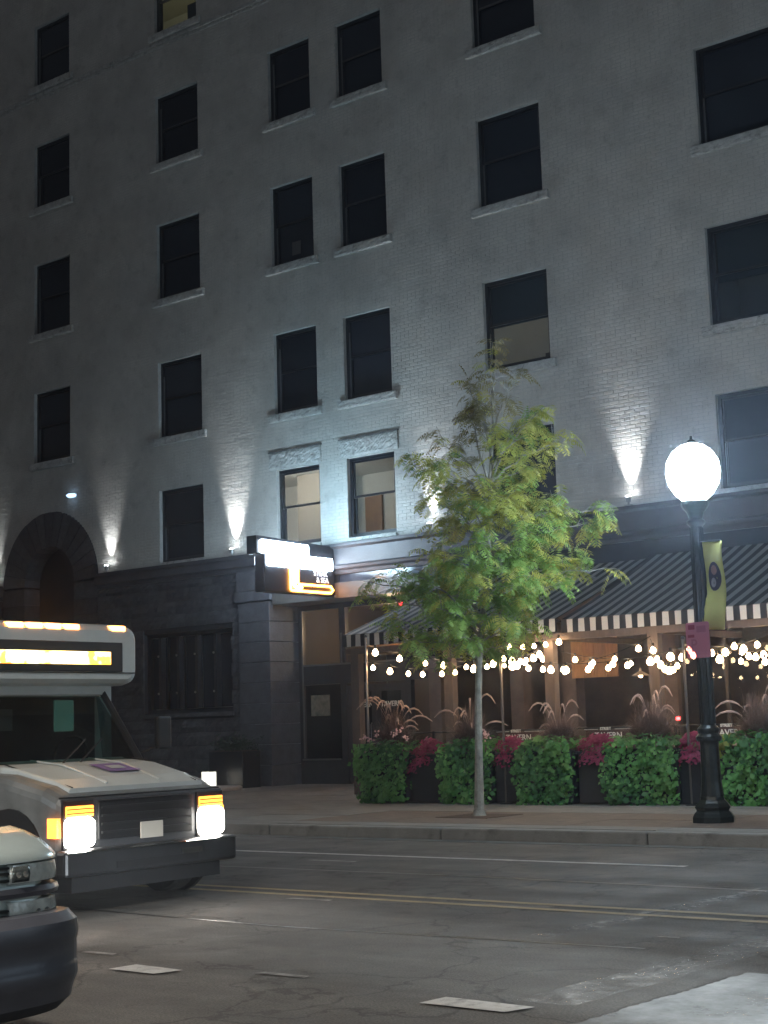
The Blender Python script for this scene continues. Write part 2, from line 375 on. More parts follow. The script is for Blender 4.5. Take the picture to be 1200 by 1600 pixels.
o = bpy.data.objects.new('brick_courses', me); COL.objects.link(o); o.parent = wall; o['kind'] = 'stuff'

# rough stone sills and lintels
stone_w = mat('painted_rock', (.5, .5, .485), .7, var=.2, nscale=8, bump=1.0, bscale=25, dirt=(6, .52, .7, (.22, .21, .2)))
def rough_block(x0, x1, y0, y1, z0, z1, jit=.02, nx=14, nz=4, seed=0):
    """block whose front face is split rock"""
    rg = random.Random(seed); m_ = MB(); vs = []; fs = []
    for j in range(nz+1):
        for i in range(nx+1):
            edge = j in (0, nz)
            vs.append((x0+(x1-x0)*i/nx, y0+(0 if edge else -rg.uniform(0, jit*1.6)), z0+(z1-z0)*j/nz+(rg.uniform(-jit, jit)*.35 if edge else 0)))
    for j in range(nz):
        for i in range(nx):
            a = j*(nx+1)+i; fs.append((a, a+1, a+nx+2, a+nx+1))
    m_.add(vs, fs); m_.box(x0, x1, y0+.004, y1, z0, z1); return m_
sash_m = mat('black_sash', (.012, .013, .017), .35, var=.2)
dark_glass = mat('dark_glass', (.022, .025, .036), .12, spec=.5)
clear = glass('clear_glass', (.97, 1, .98), .02, .9)
LIT = {(3, 'E'), (4, 'E'), (5, 'D'), (2, 'A'), (6, 'D')}
dgs = [dark_glass, mat('dark_glass_b', (.030, .034, .046), .1), mat('dark_glass_c', (.016, .018, .026), .15)]
for wi, (c, r_, a, b, z0, z1) in enumerate(wins):
    w, h = b-a, z1-z0; y = YF+.1
    fr = MB(); t = .075
    fr.box(a, a+t, y, y+.12, z0, z1); fr.box(b-t, b, y, y+.12, z0, z1); fr.box(a+t, b-t, y, y+.12, z1-t, z1); fr.box(a+t, b-t, y, y+.12, z0, z0+t*1.1)
    if c == 6 or c == 7:
        pass
    win = fr.obj('window', sash_m, bld)
    lit = (c, r_) in LIT
    zm = z0+h*.52
    g = clear if lit else dgs[(wi*7+c) % 3]
    if not lit:
        MB().box(a+t+.012, a+t+.04, y+.005, y+.028, z0+t*1.1, zm-.05 if wi % 2 else zm+.6).obj('sash_track', mat('worn_track', (.10, .105, .115), .5), win)
    if (c, r_) == (3, 'C'): MB().box(a+.58, a+.86, y+.015, y+.022, z0+.22, z0+.55).obj('window_note', mat('paper_grey', (.10, .10, .11), .8), win)
    # upper sash (outer) and lower sash (inner)
    for nm, (p0, p1, yy) in {'upper_sash': (zm-.03, z1-t, y+.03), 'lower_sash': (z0+t*1.1, zm+.03, y+.075)}.items():
        sm = MB(); s_ = .045; xa, xb = a+t+.003, b-t-.003
        sm.box(xa, xa+s_, yy, yy+.035, p0, p1); sm.box(xb-s_, xb, yy, yy+.035, p0, p1)
        sm.box(xa+s_, xb-s_, yy+.001, yy+.034, p0, p0+s_*1.1); sm.box(xa+s_, xb-s_, yy+.001, yy+.034, p1-s_, p1)
        sm.obj(nm, sash_m, win)
        MB().box(xa+s_-.005, xb-s_+.005, yy+.012, yy+.02, p0+s_, p1-s_*.8).obj('pane', g, win)
    if r_ != 'E' and r_ != 'Z':
        rough_block(a-.16, b+.16, YF-.085, YF+.1, z0-.19, z0-.002, .010, 26, 6, wi).obj('sill', stone_w, win)
    elif r_ == 'E':
        MB().box(a-.02, b+.02, YF-.06, YF+.1, z0-.07, z0-.002).obj('sill', stone_w, win)
for k, l in enumerate(lint):
    rough_block(l[0], l[1], YF-.025, YF+.05, l[2], l[3]-.04, .014, 34, 9, 90+k).obj('lintel', stone_w, bld)
    MB().box(l[0]-.02, l[1]+.02, YF-.045, YF+.02, l[3]-.035, l[3]).obj('lintel_ledge', mat('grimy_stone', (.13, .13, .125), .9, var=.4, nscale=9, bump=.8, bscale=30), bld)
# projecting string course near the top floor (seen as a thin broken ledge)
sc_ = MB()
for i in range(150):
    x = -43.9+i*.32
    sc_.box(x, x+.31, YF-.035-random.uniform(0, .015), YF+.01, 19.80+random.uniform(-.004, .004), 19.88)
    sc_.box(x+.1, x+.38, YF-.02-random.uniform(0, .01), YF+.01, 19.70, 19.765)
sc_.obj('string_course', stone_w, bld, kind='stuff')

# lit rooms behind glass
def room(x0, x1, z0, z1, col, depth=3.2, power=30, disc=None, lc=(1, .86, .68)):
    y0 = YF+.24
    m_ = MB()
    m_.add([(x0, y0, z0), (x1, y0, z0), (x1, y0+depth, z0), (x0, y0+depth, z0), (x0, y0, z1), (x1, y0, z1), (x1, y0+depth, z1), (x0, y0+depth, z1)],
           [(0, 1, 2, 3), (7, 6, 5, 4), (3, 2, 6, 7), (0, 3, 7, 4), (2, 1, 5, 6)])
    o = m_.obj('room_interior', mat('plaster_%d' % int(col[0]*1000), col, .8, var=.05), bld)
    l = lamp('room_light', 'POINT', ((x0+x1)/2, y0+depth*.22, z1-.25), power, lc, .08)
    if disc:
        MB().lathe([(.001, z1-.02), (.07, z1-.02), (.07, z1-.006), (.001, z1-.006)], disc[0], disc[1], 14).obj('downlight', mat('downlight', (1, .9, .7), emit=(1, .9, .7), estr=12), o)
    return o
ra = room(-29.6, -20.5, 5.7, 7.95, (.52, .51, .49), 3.2, 50, (-23.5, YF+1.15), (1, .93, .84))
MB().box(-24.75, -24.2, YF+3.36, YF+3.42, 5.72, 7.35).obj('interior_door', mat('brown_door', (.20, .11, .06), .5, var=.2), ra)
MB().box(-26.05, -24.95, YF+2.2, YF+2.4, 5.72, 7.94).obj('interior_wall', mat('taupe_plaster', (.30, .27, .24), .8), ra)
lamp('room_light', 'POINT', (-26.9, YF+.9, 7.6), 32, (1, .95, .85), .08)
rc = room(-22.0, -16.5, 8.9, 11.3, (.34, .33, .30), 2.6, 13, None, (1, .92, .82))
MB().box(-18.7, -16.6, YF+.26, YF+.3, 10.05, 11.1).obj('window_blind', mat('navy_blind', (.02, .028, .045), .8), rc)
MB().box(-17.45, -17.0, YF+.8, YF+1.2, 9.0, 9.42).obj('desk_lamp', mat('dark_thing', (.03, .03, .035), .6), rc)
MB().box(-17.25, -17.02, YF+.7, YF+.78, 9.22, 9.32).obj('lamp_glow', mat('lamp_glow', (1, .9, .7), emit=(1, .88, .65), estr=8), rc)
rd = room(-31.6, -26.9, 19.9, 22.3, (.5, .48, .36), 2.5, 12, None, (1, .95, .8))
MB().box(-27.85, -27.3, YF+.26, YF+.3, 20.15, 20.75).obj('window_blind', mat('navy_blind'), rd)
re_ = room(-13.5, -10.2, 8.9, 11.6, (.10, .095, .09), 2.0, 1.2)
MB().box(-13.0, -10.6, YF+.26, YF+.3, 9.95, 11.1).obj('window_blind', mat('navy_blind'), re_)
# back side of every dark window is a dark shell
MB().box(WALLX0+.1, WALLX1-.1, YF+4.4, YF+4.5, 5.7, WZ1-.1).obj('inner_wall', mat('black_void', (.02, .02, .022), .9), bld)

# ------------------------------------------------------------ cornice + dark ground floor
dark_paint = mat('dark_cornice_paint', (.075, .072, .082), .5, var=.2, nscale=2, bump=.2, bscale=40)
dark_stone = [mat('dark_stone%d' % i, c, .62, var=.3, nscale=6, bump=.9, bscale=18) for i, c in enumerate(((.066, .067, .077), (.055, .056, .066), (.08, .08, .09)))]
fascia_m = mat('dark_fascia', (.028, .032, .042), .35, var=.2, nscale=1.5, bump=.05)
cp = [(YF+.05, 5.30), (YF-.06, 5.30), (YF-.08, 5.38), (YF-.16, 5.42), (YF-.18, 5.58), (YF-.24, 5.62), (YF-.24, 5.70), (YF+.05, 5.72)]
MB().prism(cp, 'x', ARC[0]+ARC[2]+.02, -24.9).obj('cornice', dark_paint, bld)
MB().prism(cp, 'x', WALLX0, ARC[0]-ARC[2]-.02).obj('cornice', dark_paint, bld)
cp2 = [(YF+.05, 4.98), (YF-.05, 4.98), (YF-.07, 5.06), (YF-.13, 5.10), (YF-.15, 5.16), (YF-.10, 5.2), (YF-.14, 5.56), (YF-.26, 5.60), (YF-.26, 5.67), (YF+.05, 5.68)]
MB().prism(cp2, 'x', -24.3, WALLX1).obj('cornice', dark_paint, bld)
# big shop fascia to the right of the sign
MB().box(-20.4, WALLX1, YF-.02, YF+.2, 4.05, 4.97).obj('fascia', fascia_m, bld)
# ashlar stones left of the entrance
stone_mesh = {}
def ashlar(x0, x1, z0, z1, skip, hh=.33, ww=.66):
    j = 0; z = z0
    while z < z1-.05:
        zt = min(z+hh, z1); x = x0-(j % 2)*ww*.5
        while x < x1-.02:
            a, b = max(x, x0), min(x+ww, x1)
            if b-a > .08:
                blk = False
                for s_ in skip:
                    if a < s_[1] and b > s_[0] and z < s_[3] and zt > s_[2]:
                        blk = True
                        if a < s_[0]-.08 and z+.02 >= s_[2]-.35: pass
                        # clip
                        for (p, q) in ((a, min(b, s_[0])), (max(a, s_[1]), b)):
                            if q-p > .06 and q > p: rough_block(p+.006, q-.006, YF-.03, YF+.1, z+.006, zt-.006, .022, 5, 3, int(x*97+z*13)).obj('stone', dark_stone[(j+int(x*3)) % 3], gf)
                        break
                if not blk: rough_block(a+.006, b-.006, YF-.03, YF+.1, z+.006, zt-.006, .022, 5, 3, int(x*97+z*13)).obj('stone', dark_stone[(j+int(x*3)) % 3], gf)
            x += ww
        z = zt; j += 1
gf = MB().box(-31.25, -26.0, YF+.02, YF+.4, SW, 1.95)
gf.box(-31.25, -29.5, YF+.02, YF+.4, 1.95, 3.98); gf.box(-26.35, -26.0, YF+.02, YF+.4, 1.95, 3.98); gf.box(-31.25, -26.0, YF+.02, YF+.4, 3.98, 5.3)
gf.box(WALLX0, -35.29, YF+.02, YF+.4, SW, 5.3)
gf = gf.obj('ground_floor_wall', mat('dark_mortar', (.025, .025, .03), .8), bld)
ashlar(-31.25, -26.02, SW, 5.3, [(-29.5, -26.35, 1.95, 3.98)])
ashlar(-37.3, -35.29, SW, 5.3, [])
# ground floor window with four mullions, bolts and panes
gw = MB(); gw.box(-29.5, -26.35, YF+.12, YF+.3, 1.95, 2.05); gw.box(-29.5, -26.35, YF+.12, YF+.3, 3.88, 3.98); gw.box(-29.5, -29.38, YF+.12, YF+.3, 2.05, 3.88); gw.box(-26.47, -26.35, YF+.12, YF+.3, 2.05, 3.88)
gw = gw.obj('window', sash_m, bld)
for k in range(4):
    x = -28.95+k*.66
    MB().box(x-.05, x+.05, YF+.04, YF+.2, 2.06, 3.87).obj('mullion', mat('mullion_iron', (.035, .035, .04), .4, .3), gw)
    for z in (2.45, 3.4):
        MB().lathe([(.03, 0), (.028, .02), (.012, .03)], 0, 0, 8).obj('bolt', mat('steel_bolt', (.6, .58, .55), .3, 1), gw)
        bo = COL.objects[-1]; bo.location = (x-.04, YF+.03, z); bo.rotation_euler = (R(90), 0, 0)
for k in range(5):
    x0 = -29.36+k*.60
    MB().box(x0, x0+.5, YF+.2, YF+.21, 2.06, 3.87).obj('pane', dark_glass, gw)
MB().box(-29.6, -26.25, YF-.1, YF+.1, 1.84, 1.94).obj('sill', dark_stone[2], bld)

# arch: ring of voussoirs with a recessed black door
for k in range(15):
    t0, t1 = math.pi*k/15+.006, math.pi*(k+1)/15-.006
    ri, ro = 1.05, 2.0
    pr = [(ARC[0]+r_*math.cos(t), ARC[1]+r_*math.sin(t)) for r_, t in ((ri, t0), (ro, t0), (ro, (t0+t1)/2), (ro, t1), (ri, t1), (ri, (t0+t1)/2))]
    MB().prism(pr, 'y', YF-.02-random.uniform(0, .02), YF+.6).obj('voussoir', dark_stone[k % 3], bld)
for sx in (-1, 1):
    for k in range(12):
        z0 = SW+k*.452
        xa, xb = (ARC[0]+1.05, ARC[0]+2.0) if sx > 0 else (ARC[0]-2.0, ARC[0]-1.05)
        MB().box(xa, xb, YF-.02-random.uniform(0, .02), YF+.6, z0+.006, z0+.446).obj('jamb_stone', dark_stone[k % 3], bld)
MB().box(ARC[0]-1.05, ARC[0]+1.05, YF+.5, YF+.6, SW, 6.7).obj('arch_door', mat('black_door', (.012, .012, .014), .5), bld)

# pilaster left of the entrance
pm = mat('pilaster_paint', (.085, .085, .098), .6, var=.25, nscale=4, bump=.4, bscale=20)
for k in range(9):
    z0 = SW+k*.488
    MB().box(-26.0, -24.98, YF-.12, YF+.95, z0+.004, z0+.484).obj('pilaster_block', pm, bld, bevel=.012)
MB().box(-26.08, -24.9, YF-.18, YF+.95, 4.54, 4.80).obj('pilaster_capital', pm, bld, bevel=.02)
MB().box(-26.03, -24.93, YF-.14, YF+.95, 4.81, 5.29).obj('pilaster_head', pm, bld)
# header above the entrance
MB().box(-24.89, -20.4, YF-.1, YF+.9, 4.42, 4.78).obj('entrance_beam', mat('beam_paint', (.10, .092, .088), .5, var=.2), bld)
refl = mat('glossy_panel', (.05, .055, .075), .12, var=.1)
MB().box(-22.86, -20.4, YF+.02, YF+.06, 4.79, 4.975).obj('transom_panel', refl, bld)
MB().box(-24.89, -22.87, YF+.02, YF+.06, 4.79, 5.6).obj('transom_panel', refl, bld)
MB().box(-24.88, -20.4, YF+.3, YF+.9, 4.79, 5.0).obj('soffit', fascia_m, bld)

# entrance screen (recessed) : transoms, door, TAVERN door
YE = YF+.9
ent = MB()
for x0, x1 in ((-24.97, -24.85), (-23.66, -23.48), (-21.72, -21.55), (-20.5, -20.35)): ent.box(x0, x1, YE, YE+.14, SW, 4.42)
ent.box(-24.85, -20.5, YE+.001, YE+.139, 2.5, 2.94); ent.box(-24.85, -20.5, YE+.001, YE+.139, 4.3, 4.42)
ent.box(-24.85, -23.66, YE+.002, YE+.138, SW, .72)
ent = ent.obj('entrance_screen', mat('entrance_frame', (.035, .034, .036), .45, var=.2), bld)
lightsteel = mat('worn_metal_strip', (.22, .21, .2), .35, .6)
MB().box(-24.86, -24.82, YE-.02, YE, .75, 4.3).obj('trim_strip', lightsteel, ent)
MB().box(-24.86, -21.6, YE-.025, YE, 2.945, 2.985).obj('trim_strip', lightsteel, ent)
MB().box(-24.9, -23.7, YE-.03, YE, .70, .74).obj('trim_strip', lightsteel, ent)
MB().box(-23.62, -23.58, YE-.02, YE, 2.99, 3.7).obj('trim_strip', lightsteel, ent)
for (x0, x1) in ((-24.82, -23.67), (-23.47, -21.73), (-21.54, -20.51)):
    MB().prism([(YE+.085, 2.95), (YE+.092, 2.95), (YE+.03, 4.29), (YE+.023, 4.29)], 'x', x0, x1).obj('transom_pane', clear, ent)
MB().box(-24.82, -23.67, YE+.06, YE+.07, .73, 2.49).obj('pane', glass('smoked_glass', (.5, .5, .5), .03, .5), ent)
poster = MB().box(-24.65, -24.05, YE+.045, YE+.055, 1.75, 2.25).obj('notice', mat('paper_notice', (.30, .27, .2), .7, var=.5, nscale=7, col2=(.08, .07, .05)), ent)
def door(x0, x1, z1=2.44):
    d = MB(); d.box(x0, x0+.13, YE+.03, YE+.09, SW+.02, z1); d.box(x1-.13, x1, YE+.03, YE+.09, SW+.02, z1)
    d.box(x0+.13, x1-.13, YE+.031, YE+.089, z1-.16, z1); d.box(x0+.13, x1-.13, YE+.031, YE+.089, SW+.02, .5)
    do = d.obj('door', mat('door_paint', (.045, .043, .046), .4), ent)
    MB().box(x0+.13, x1-.13, YE+.055, YE+.062, .5, z1-.16).obj('door_glass', glass('smoked_glass'), ent)
    MB().tube([(x1-.1, YE-.02, .95), (x1-.1, YE-.05, 1.0), (x1-.1, YE-.05, 1.5), (x1-.1, YE-.02, 1.55)], .012, 6).obj('door_handle', lightsteel, ent)
door(-23.47, -22.62); door(-22.6, -21.74)
white_letter = mat('white_lettering', (.8, .8, .78), .5, emit=(1, 1, 1), estr=.03)  # door letters get a slight glow of their own
text('lettering', 'TAVERN', .17, (-23.03, YE+.045, 1.97), (R(90), 0, 0), white_letter, ent)
text('lettering', 'TAVERN', .17, (-22.17, YE+.045, 1.97), (R(90), 0, 0), white_letter, ent)
# vestibule ceiling with wood and lights seen through transom
warmwood = mat('warm_wood', (.42, .20, .10), .5, var=.2, nscale=2, stretch=(1, 8, 8))
vest = MB().box(-24.95, -20.2, YE+.16, YF+4.3, 4.45, 4.55).box(-24.95, -20.2, YF+4.3, YF+4.36, .14, 4.5).box(-25.1, -24.96, YE+.16, YF+4.3, .14, 4.5).obj('vestibule_wall', mat('vestibule_dark', (.06, .045, .035), .7), bld)
MB().box(-24.9, -20.3, YF+3.4, YF+3.5, 3.45, 4.1).obj('wood_bulkhead', warmwood, bld)
lamp('vestibule_light', 'POINT', (-23.2, YF+2.4, 3.9), 50, WARM, .1)
for p in ((-23.9, YF+2.5, 3.7), (-22.6, YF+3.0, 3.95), (-21.3, YF+2.0, 3.6)):
    MB().lathe([(.001, -.02), (.06, -.02), (.06, .02), (.001, .02)], 0, 0, 12).obj('pendant_disc', mat('lamp_glow'), bld); COL.objects[-1].location = p
# small red neon sign inside
nr = mat('red_neon', (.8, .02, .02), emit=(1, .03, .03), estr=14)
t_ = thing('red_neon_sign', 'small glowing red sign behind the transom glass above the striped awning', 'neon sign', (-22.0, YE+.4, 4.2))
MB().box(-.14, .14, 0, .03, .07, .16).obj('neon_bar', nr, t_); MB().box(-.13, .13, 0, .03, -.12, .04).obj('neon_bar', nr, t_)
MB().box(-.17, .17, .035, .06, -.16, .22).obj('backing', mat('dark_thing'), t_)
MB().tube([(0, .05, .22), (0, .05, .32)], .01, 6).obj('hanger', mat('dark_thing'), t_)

# tavern windows behind the patio
shop = MB()
brownwall = mat('brown_wall', (.12, .085, .07), .7, var=.25, nscale=3, bump=.3, bscale=30)
shop.box(-20.35, WALLX1, YF+.0, YF+.3, SW, .95)
shop.box(-20.35, WALLX1, YF+.0, YF+.3, 3.55, 4.04)
for x in (-20.35, -18.2, -16.9, -14.6, -12.3, -10.0, -7.7, -5.4, -3.1, -.8, 1.5): shop.box(x, x+.32, YF-.01, YF+.31, .95, 3.55)
shop = shop.obj('shopfront_wall', brownwall, bld)
for x in (-20.35, -14.6, -12.3, -10.0, -7.7, -5.4, -3.1, -.8):
    x0, x1 = x+.32, x+(2.15 if x < -19 else 2.3)
    mm = MB(); mid = (x0+x1)/2
    mm.box(x0, x1, YF+.1, YF+.18, .96, 1.03); mm.box(x0, x1, YF+.1, YF+.18, 3.47, 3.54); mm.box(mid-.03, mid+.03, YF+.1, YF+.18, 1.03, 3.47); mm.box(x0, mid-.03, YF+.1, YF+.18, 2.75, 2.8); mm.box(mid+.03, x1, YF+.1, YF+.18, 2.75, 2.8)
    w_ = mm.obj('window', mat('brown_frame', (.09, .07, .06), .5), bld)
    MB().box(x0, mid-.03, YF+.13, YF+.14, 1.03, 3.47).obj('pane', clear, w_); MB().box(mid+.03, x1, YF+.13, YF+.14, 1.03, 3.47).obj('pane', clear, w_)
# room behind
MB().add([(-20, YF+.32, .14), (WALLX1, YF+.32, .14), (WALLX1, YF+4.2, .14), (-20, YF+4.2, .14), (-20, YF+.32, 4), (WALLX1, YF+.32, 4), (WALLX1, YF+4.2, 4), (-20, YF+4.2, 4)],
         [(0, 1, 2, 3), (7, 6, 5, 4), (3, 2, 6, 7), (0, 3, 7, 4)]).obj('dining_room', mat('dining_wall', (.10, .065, .045), .7, var=.3, nscale=2), bld)
for x in (-17, -13.5, -10.5, -7): lamp('dining_light', 'POINT', (x, YF+2.2, 3.2), 5, WARM, .12)
# wooden shutter of four boards on the pier
sh = thing('wooden_board_panel', 'panel of upright cedar boards hung on the tavern wall under the string lights', 'wood panel', (-16.6, YF-.12, 2.3))
for k in range(4): MB().box(k*.27, k*.27+.262, 0, .035, 0, .92).obj('board', mat('cedar%d' % (k % 2), (.42+.03*(k % 2), .23, .11), .6, var=.2, nscale=3, stretch=(6, 6, 1), bump=.2), sh)
for z in (.2, .7): MB().box(.02, 1.06, .036, .07, z, z+.06).obj('batten', mat('cedar0'), sh)

# ================================================================== AWNINGS
def stripe_mat(nm='striped_canvas', w0=.2, w1=.33):
    M = bpy.data.materials.new(nm); M.use_nodes = True; t = M.node_tree; b = t.nodes['Principled BSDF']; b.inputs['Roughness'].default_value = .8
    tc = t.nodes.new('ShaderNodeTexCoord'); sx = t.nodes.new('ShaderNodeSeparateXYZ'); t.links.new(tc.outputs['Object'], sx.inputs[0])
    mu = t.nodes.new('ShaderNodeMath'); mu.operation = 'MULTIPLY'; mu.inputs[1].default_value = 1/.24; t.links.new(sx.outputs[0], mu.inputs[0])
    fr = t.nodes.new('ShaderNodeMath'); fr.operation = 'FRACT'; t.links.new(mu.outputs[0], fr.inputs[0])
    gt = t.nodes.new('ShaderNodeMath'); gt.operation = 'GREATER_THAN'; gt.inputs[1].default_value = .5; t.links.new(fr.outputs[0], gt.inputs[0])
    n = t.nodes.new('ShaderNodeTexNoise'); n.inputs['Scale'].default_value = 3; n.inputs['Detail'].default_value = 5; t.links.new(tc.outputs['Object'], n.inputs[0])
    r = t.nodes.new('ShaderNodeValToRGB'); r.color_ramp.elements[0].color = (w0, w0, w0, 1); r.color_ramp.elements[1].color = (w1, w1, w1*.98, 1); t.links.new(n.outputs[0], r.inputs[0])
    mx = t.nodes.new('ShaderNodeMixRGB'); t.links.new(gt.outputs[0], mx.inputs[0]); mx.inputs[1].default_value = (.012, .013, .018, 1); t.links.new(r.outputs[0], mx.inputs[2]); t.links.new(mx.outputs[0], b.inputs['Base Color'])
    return M
stripe = stripe_mat(); stripe_lit = stripe_mat('striped_canvas_lit', .5, .68)  # valance copy is paler: the light it catches is put in its colour
def awning(x0, x1, yf, zf, yb, zb, label):
    t = thing('striped_awning', label, 'awning', (x0, 0, 0), 0, 'striped awnings over the patio'); L = x1-x0
    m_ = MB(); nx = max(8, int(L/.24)); ny = 8; vs = []; fs = []
    for j in range(ny+1):
        for i in range(nx+1):
            f = j/ny; sag = -.05*math.sin(math.pi*f)*(.7+.3*math.cos(i*.8))
            vs.append((L*i/nx, yf+(yb-yf)*f, zf+(zb-zf)*f+sag))
    for j in range(ny):
        for i in range(nx): a = j*(nx+1)+i; fs.append((a, a+1, a+nx+2, a+nx+1))
    m_.add(vs, fs); o = m_.obj('canvas', stripe, t); so_ = o.modifiers.new('s', 'SOLIDIFY'); so_.thickness = .008
    v = MB(); nx2 = int(L/.06); vs = []; fs = []
    for i in range(nx2+1):
        for j in range(3): vs.append((L*i/nx2, yf-.012+.012*math.sin(i*.9)*j/2, zf-.01-.115*j))
    for i in range(nx2):
        for j in range(2): a = i*3+j; fs.append((a, a+3, a+4, a+1))
    v.add(vs, fs); o = v.obj('valance', stripe_lit, t); so_ = o.modifiers.new('s', 'SOLIDIFY'); so_.thickness = .006
    m_ = MB(); m_.tube([(0, yf+.03, zf-.04), (L, yf+.03, zf-.04)], .022, 8)
    m_.tube([(.03, yf+.03, zf-.05), (.03, yb-.02, zf-.05)], .018, 6); m_.tube([(L-.03, yf+.03, zf-.05), (L-.03, yb-.02, zf-.05)], .018, 6)
    m_.obj('frame', mat('awning_frame', (.05, .05, .055), .4, .5), t)
    return t
awning(-19.85, -14.78, 23.5, 3.29, 26.97, 4.60, 'black and white striped awning half hidden behind the tree, beside the entrance')
awning(-14.68, -3.0, 23.5, 3.26, 26.97, 4.66, 'long black and white striped awning behind the street lamp and its banner')
# timber patio frame under the awnings
pf = thing('timber_pergola', 'taupe timber pergola of posts and beam carrying the striped awnings', 'pergola', (0, 0, 0))
pw = mat('taupe_timber', (.11, .082, .07), .6, var=.2, nscale=3, bump=.2, stretch=(4, 4, 1))
for x in (-15.13, -13.0, -10.6, -8.0, -5.4, -17.4, -19.7):
    MB().box(x, x+.2, 23.56, 23.72, SW, 2.9).obj('post', pw, pf)
MB().box(-19.8, -3.0, 23.55, 23.73, 2.9, 3.02).obj('beam', pw, pf)
for x in (-19.7, -17.4, -15.13, -13.0, -10.6, -8.0, -5.4): MB().box(x+.04, x+.16, 23.74, 26.95, 2.905, 3.015).obj('rafter', pw, pf)

# ================================================================== SIGN (blade)
sg = thing('blade_sign', 'projecting sign box with glowing white letters, an orange neon corner and STEAK & SEA', 'sign', (-22.89, 0, 0))
sgm = mat('sign_box', (.03, .032, .04), .35, var=.15)
prof = [(24.27, 5.30), (24.52, 5.30), (24.52, 4.47), (26.88, 4.47), (26.88, 5.62), (24.27, 5.70)]
MB().prism(prof, 'x', -.30, 0).obj('sign_box', sgm, sg, bevel=.01)
wl = mat('lit_letters', (1, 1, 1), emit=(.70, .86, 1.0), estr=14)
def pill(y0, y1, z0, z1, m_, nm, parent, x=.004, d=.05, r_=.05):
    pr = []
    for (cy, cz, a0) in ((y1-r_, z1-r_, 0), (y0+r_, z1-r_, 90), (y0+r_, z0+r_, 180), (y1-r_, z0+r_, 270)):
        for k in range(5): a = R(a0+22.5*k); pr.append((cy+r_*math.cos(a), cz+r_*math.sin(a)))
    return MB().prism(pr, 'x', x, x+d).obj(nm, m_, parent)
ys = [24.36, 24.60, 24.83, 25.05, 25.27, 25.49, 25.71]
for k in range(7): pill(ys[k], ys[k]+.232, 5.31, 5.61-.004*k, wl, 'letter', sg)
ys = [24.58, 24.80, 25.02, 25.23, 25.44, 25.66]
for k in range(6): pill(ys[k], ys[k]+.225, 5.04, 5.305, wl, 'letter', sg)
for k in range(5): pill(25.90+.172*k, 25.90+.172*k+.18, 5.04, 5.33, wl, 'letter', sg)
on = mat('orange_neon', (1, .5, .1), emit=(1.0, .36, .05), estr=12); oy = mat('yellow_neon', (1, .8, .4), emit=(1.0, .74, .36), estr=12)
X0 = .03
MB().tube([(X0, 25.33, 5.02), (X0, 25.33, 4.56), (X0, 25.36, 4.53), (X0, 26.70, 4.53), (X0, 26.78, 4.60), (X0, 26.70, 4.68), (X0, 25.62, 4.68), (X0, 25.58, 4.72), (X0, 25.58, 5.02)], .028, 8).obj('neon_tube', on, sg)
MB().tube([(X0, 25.46, 5.02), (X0, 25.46, 4.64), (X0, 25.52, 4.61), (X0, 25.70, 4.61)], .035, 8).obj('neon_tube', oy, sg)
sl = mat('small_lit_letters', (1, 1, 1), emit=(.86, .88, 1), estr=.9)
text('lettering', 'STEAK', .165, (.012, 26.38, 4.955), (R(90), 0, R(90)), sl, sg)
text('lettering', '& SEA', .165, (.012, 26.44, 4.81), (R(90), 0, R(90)), sl, sg)
MB().box(-.22, -.08, 26.88, 26.99, 4.9, 5.4).obj('bracket', sgm, sg)
for k in range(7): pill([24.36, 24.60, 24.83, 25.05, 25.27, 25.49, 25.71][k], [24.36, 24.60, 24.83, 25.05, 25.27, 25.49, 25.71][k]+.232, 5.31, 5.61-.004*k, wl, 'letter', sg, x=-.354)
for k in range(11): pill(24.58+.218*k, 24.58+.218*k+.21, 5.04, 5.305, wl, 'letter', sg, x=-.354)
lamp('sign_glow', 'AREA', (-22.76, 25.3, 5.5), 75, (.50, .80, 1.0), 1.0, target=(-20.8, 27, 7.4))
lamp('sign_glow', 'AREA', (-23.34, 25.3, 5.5), 36, (.50, .80, 1.0), 1.0, target=(-24.6, 27, 7.4))

# ================================================================== WALL UPLIGHTS
def sconce(x, z, label, power, first=[None], grp='small uplights on the cornice'):
    t = thing('wall_uplight', label, 'wall light', (x, YF-.17, z), 0, grp)
    MB().box(-.07, .07, -.06, .06, -.015, .0).obj('base_plate', mat('sconce_metal', (.3, .3, .3), .4, .7), t)
    MB().lathe([(.02, 0), (.02, .05), (.05, .06), (.055, .16), (.05, .165)], 0, -.01, 14).obj('lamp_housing', mat('sconce_metal'), t)
    MB().lathe([(.001, .166), (.046, .166), (.046, .172), (.001, .172)], 0, -.01, 14).obj('lens', mat('hot_lens', (1, 1, 1), emit=(.95, .98, 1), estr=60), t)
    l = lamp('uplight_beam', 'SPOT', (x, YF-.17, z+.19), power, (.95, .98, 1.0), .02, target=(x, YF+.22, z+2.2), spot=48, blend=1.0)
    return t
sconce(-26.12, 5.72, 'small uplight on the ledge just left of the glowing sign', 420)
sconce(-30.72, 5.72, 'small uplight on the ledge just right of the dark arch', 150)
sconce(-15.05, 5.70, 'small uplight on the wall between the tree and the street lamp', 330)
sconce(-20.05, 5.70, 'small uplight on the ledge hidden behind the tree crown', 330)
sconce(-35.62, 5.72, 'small uplight at the left edge beside the dark arch', 120)
gl = thing('added_wall_glow', 'added blue-white glow on the brick wall just above the dark arch', 'wall light', (-32.26, YF-.06, 7.95))  # bright spot of unknown source, added as a glowing disc
MB().lathe([(.001, -.05), (.11, -.045), (.16, 0), (.11, .045), (.001, .05)], 0, 0, 16).obj('glow_disc', mat('blue_glow', (.8, .9, 1), emit=(.45, .68, 1.0), estr=1.4), gl, smooth=True)
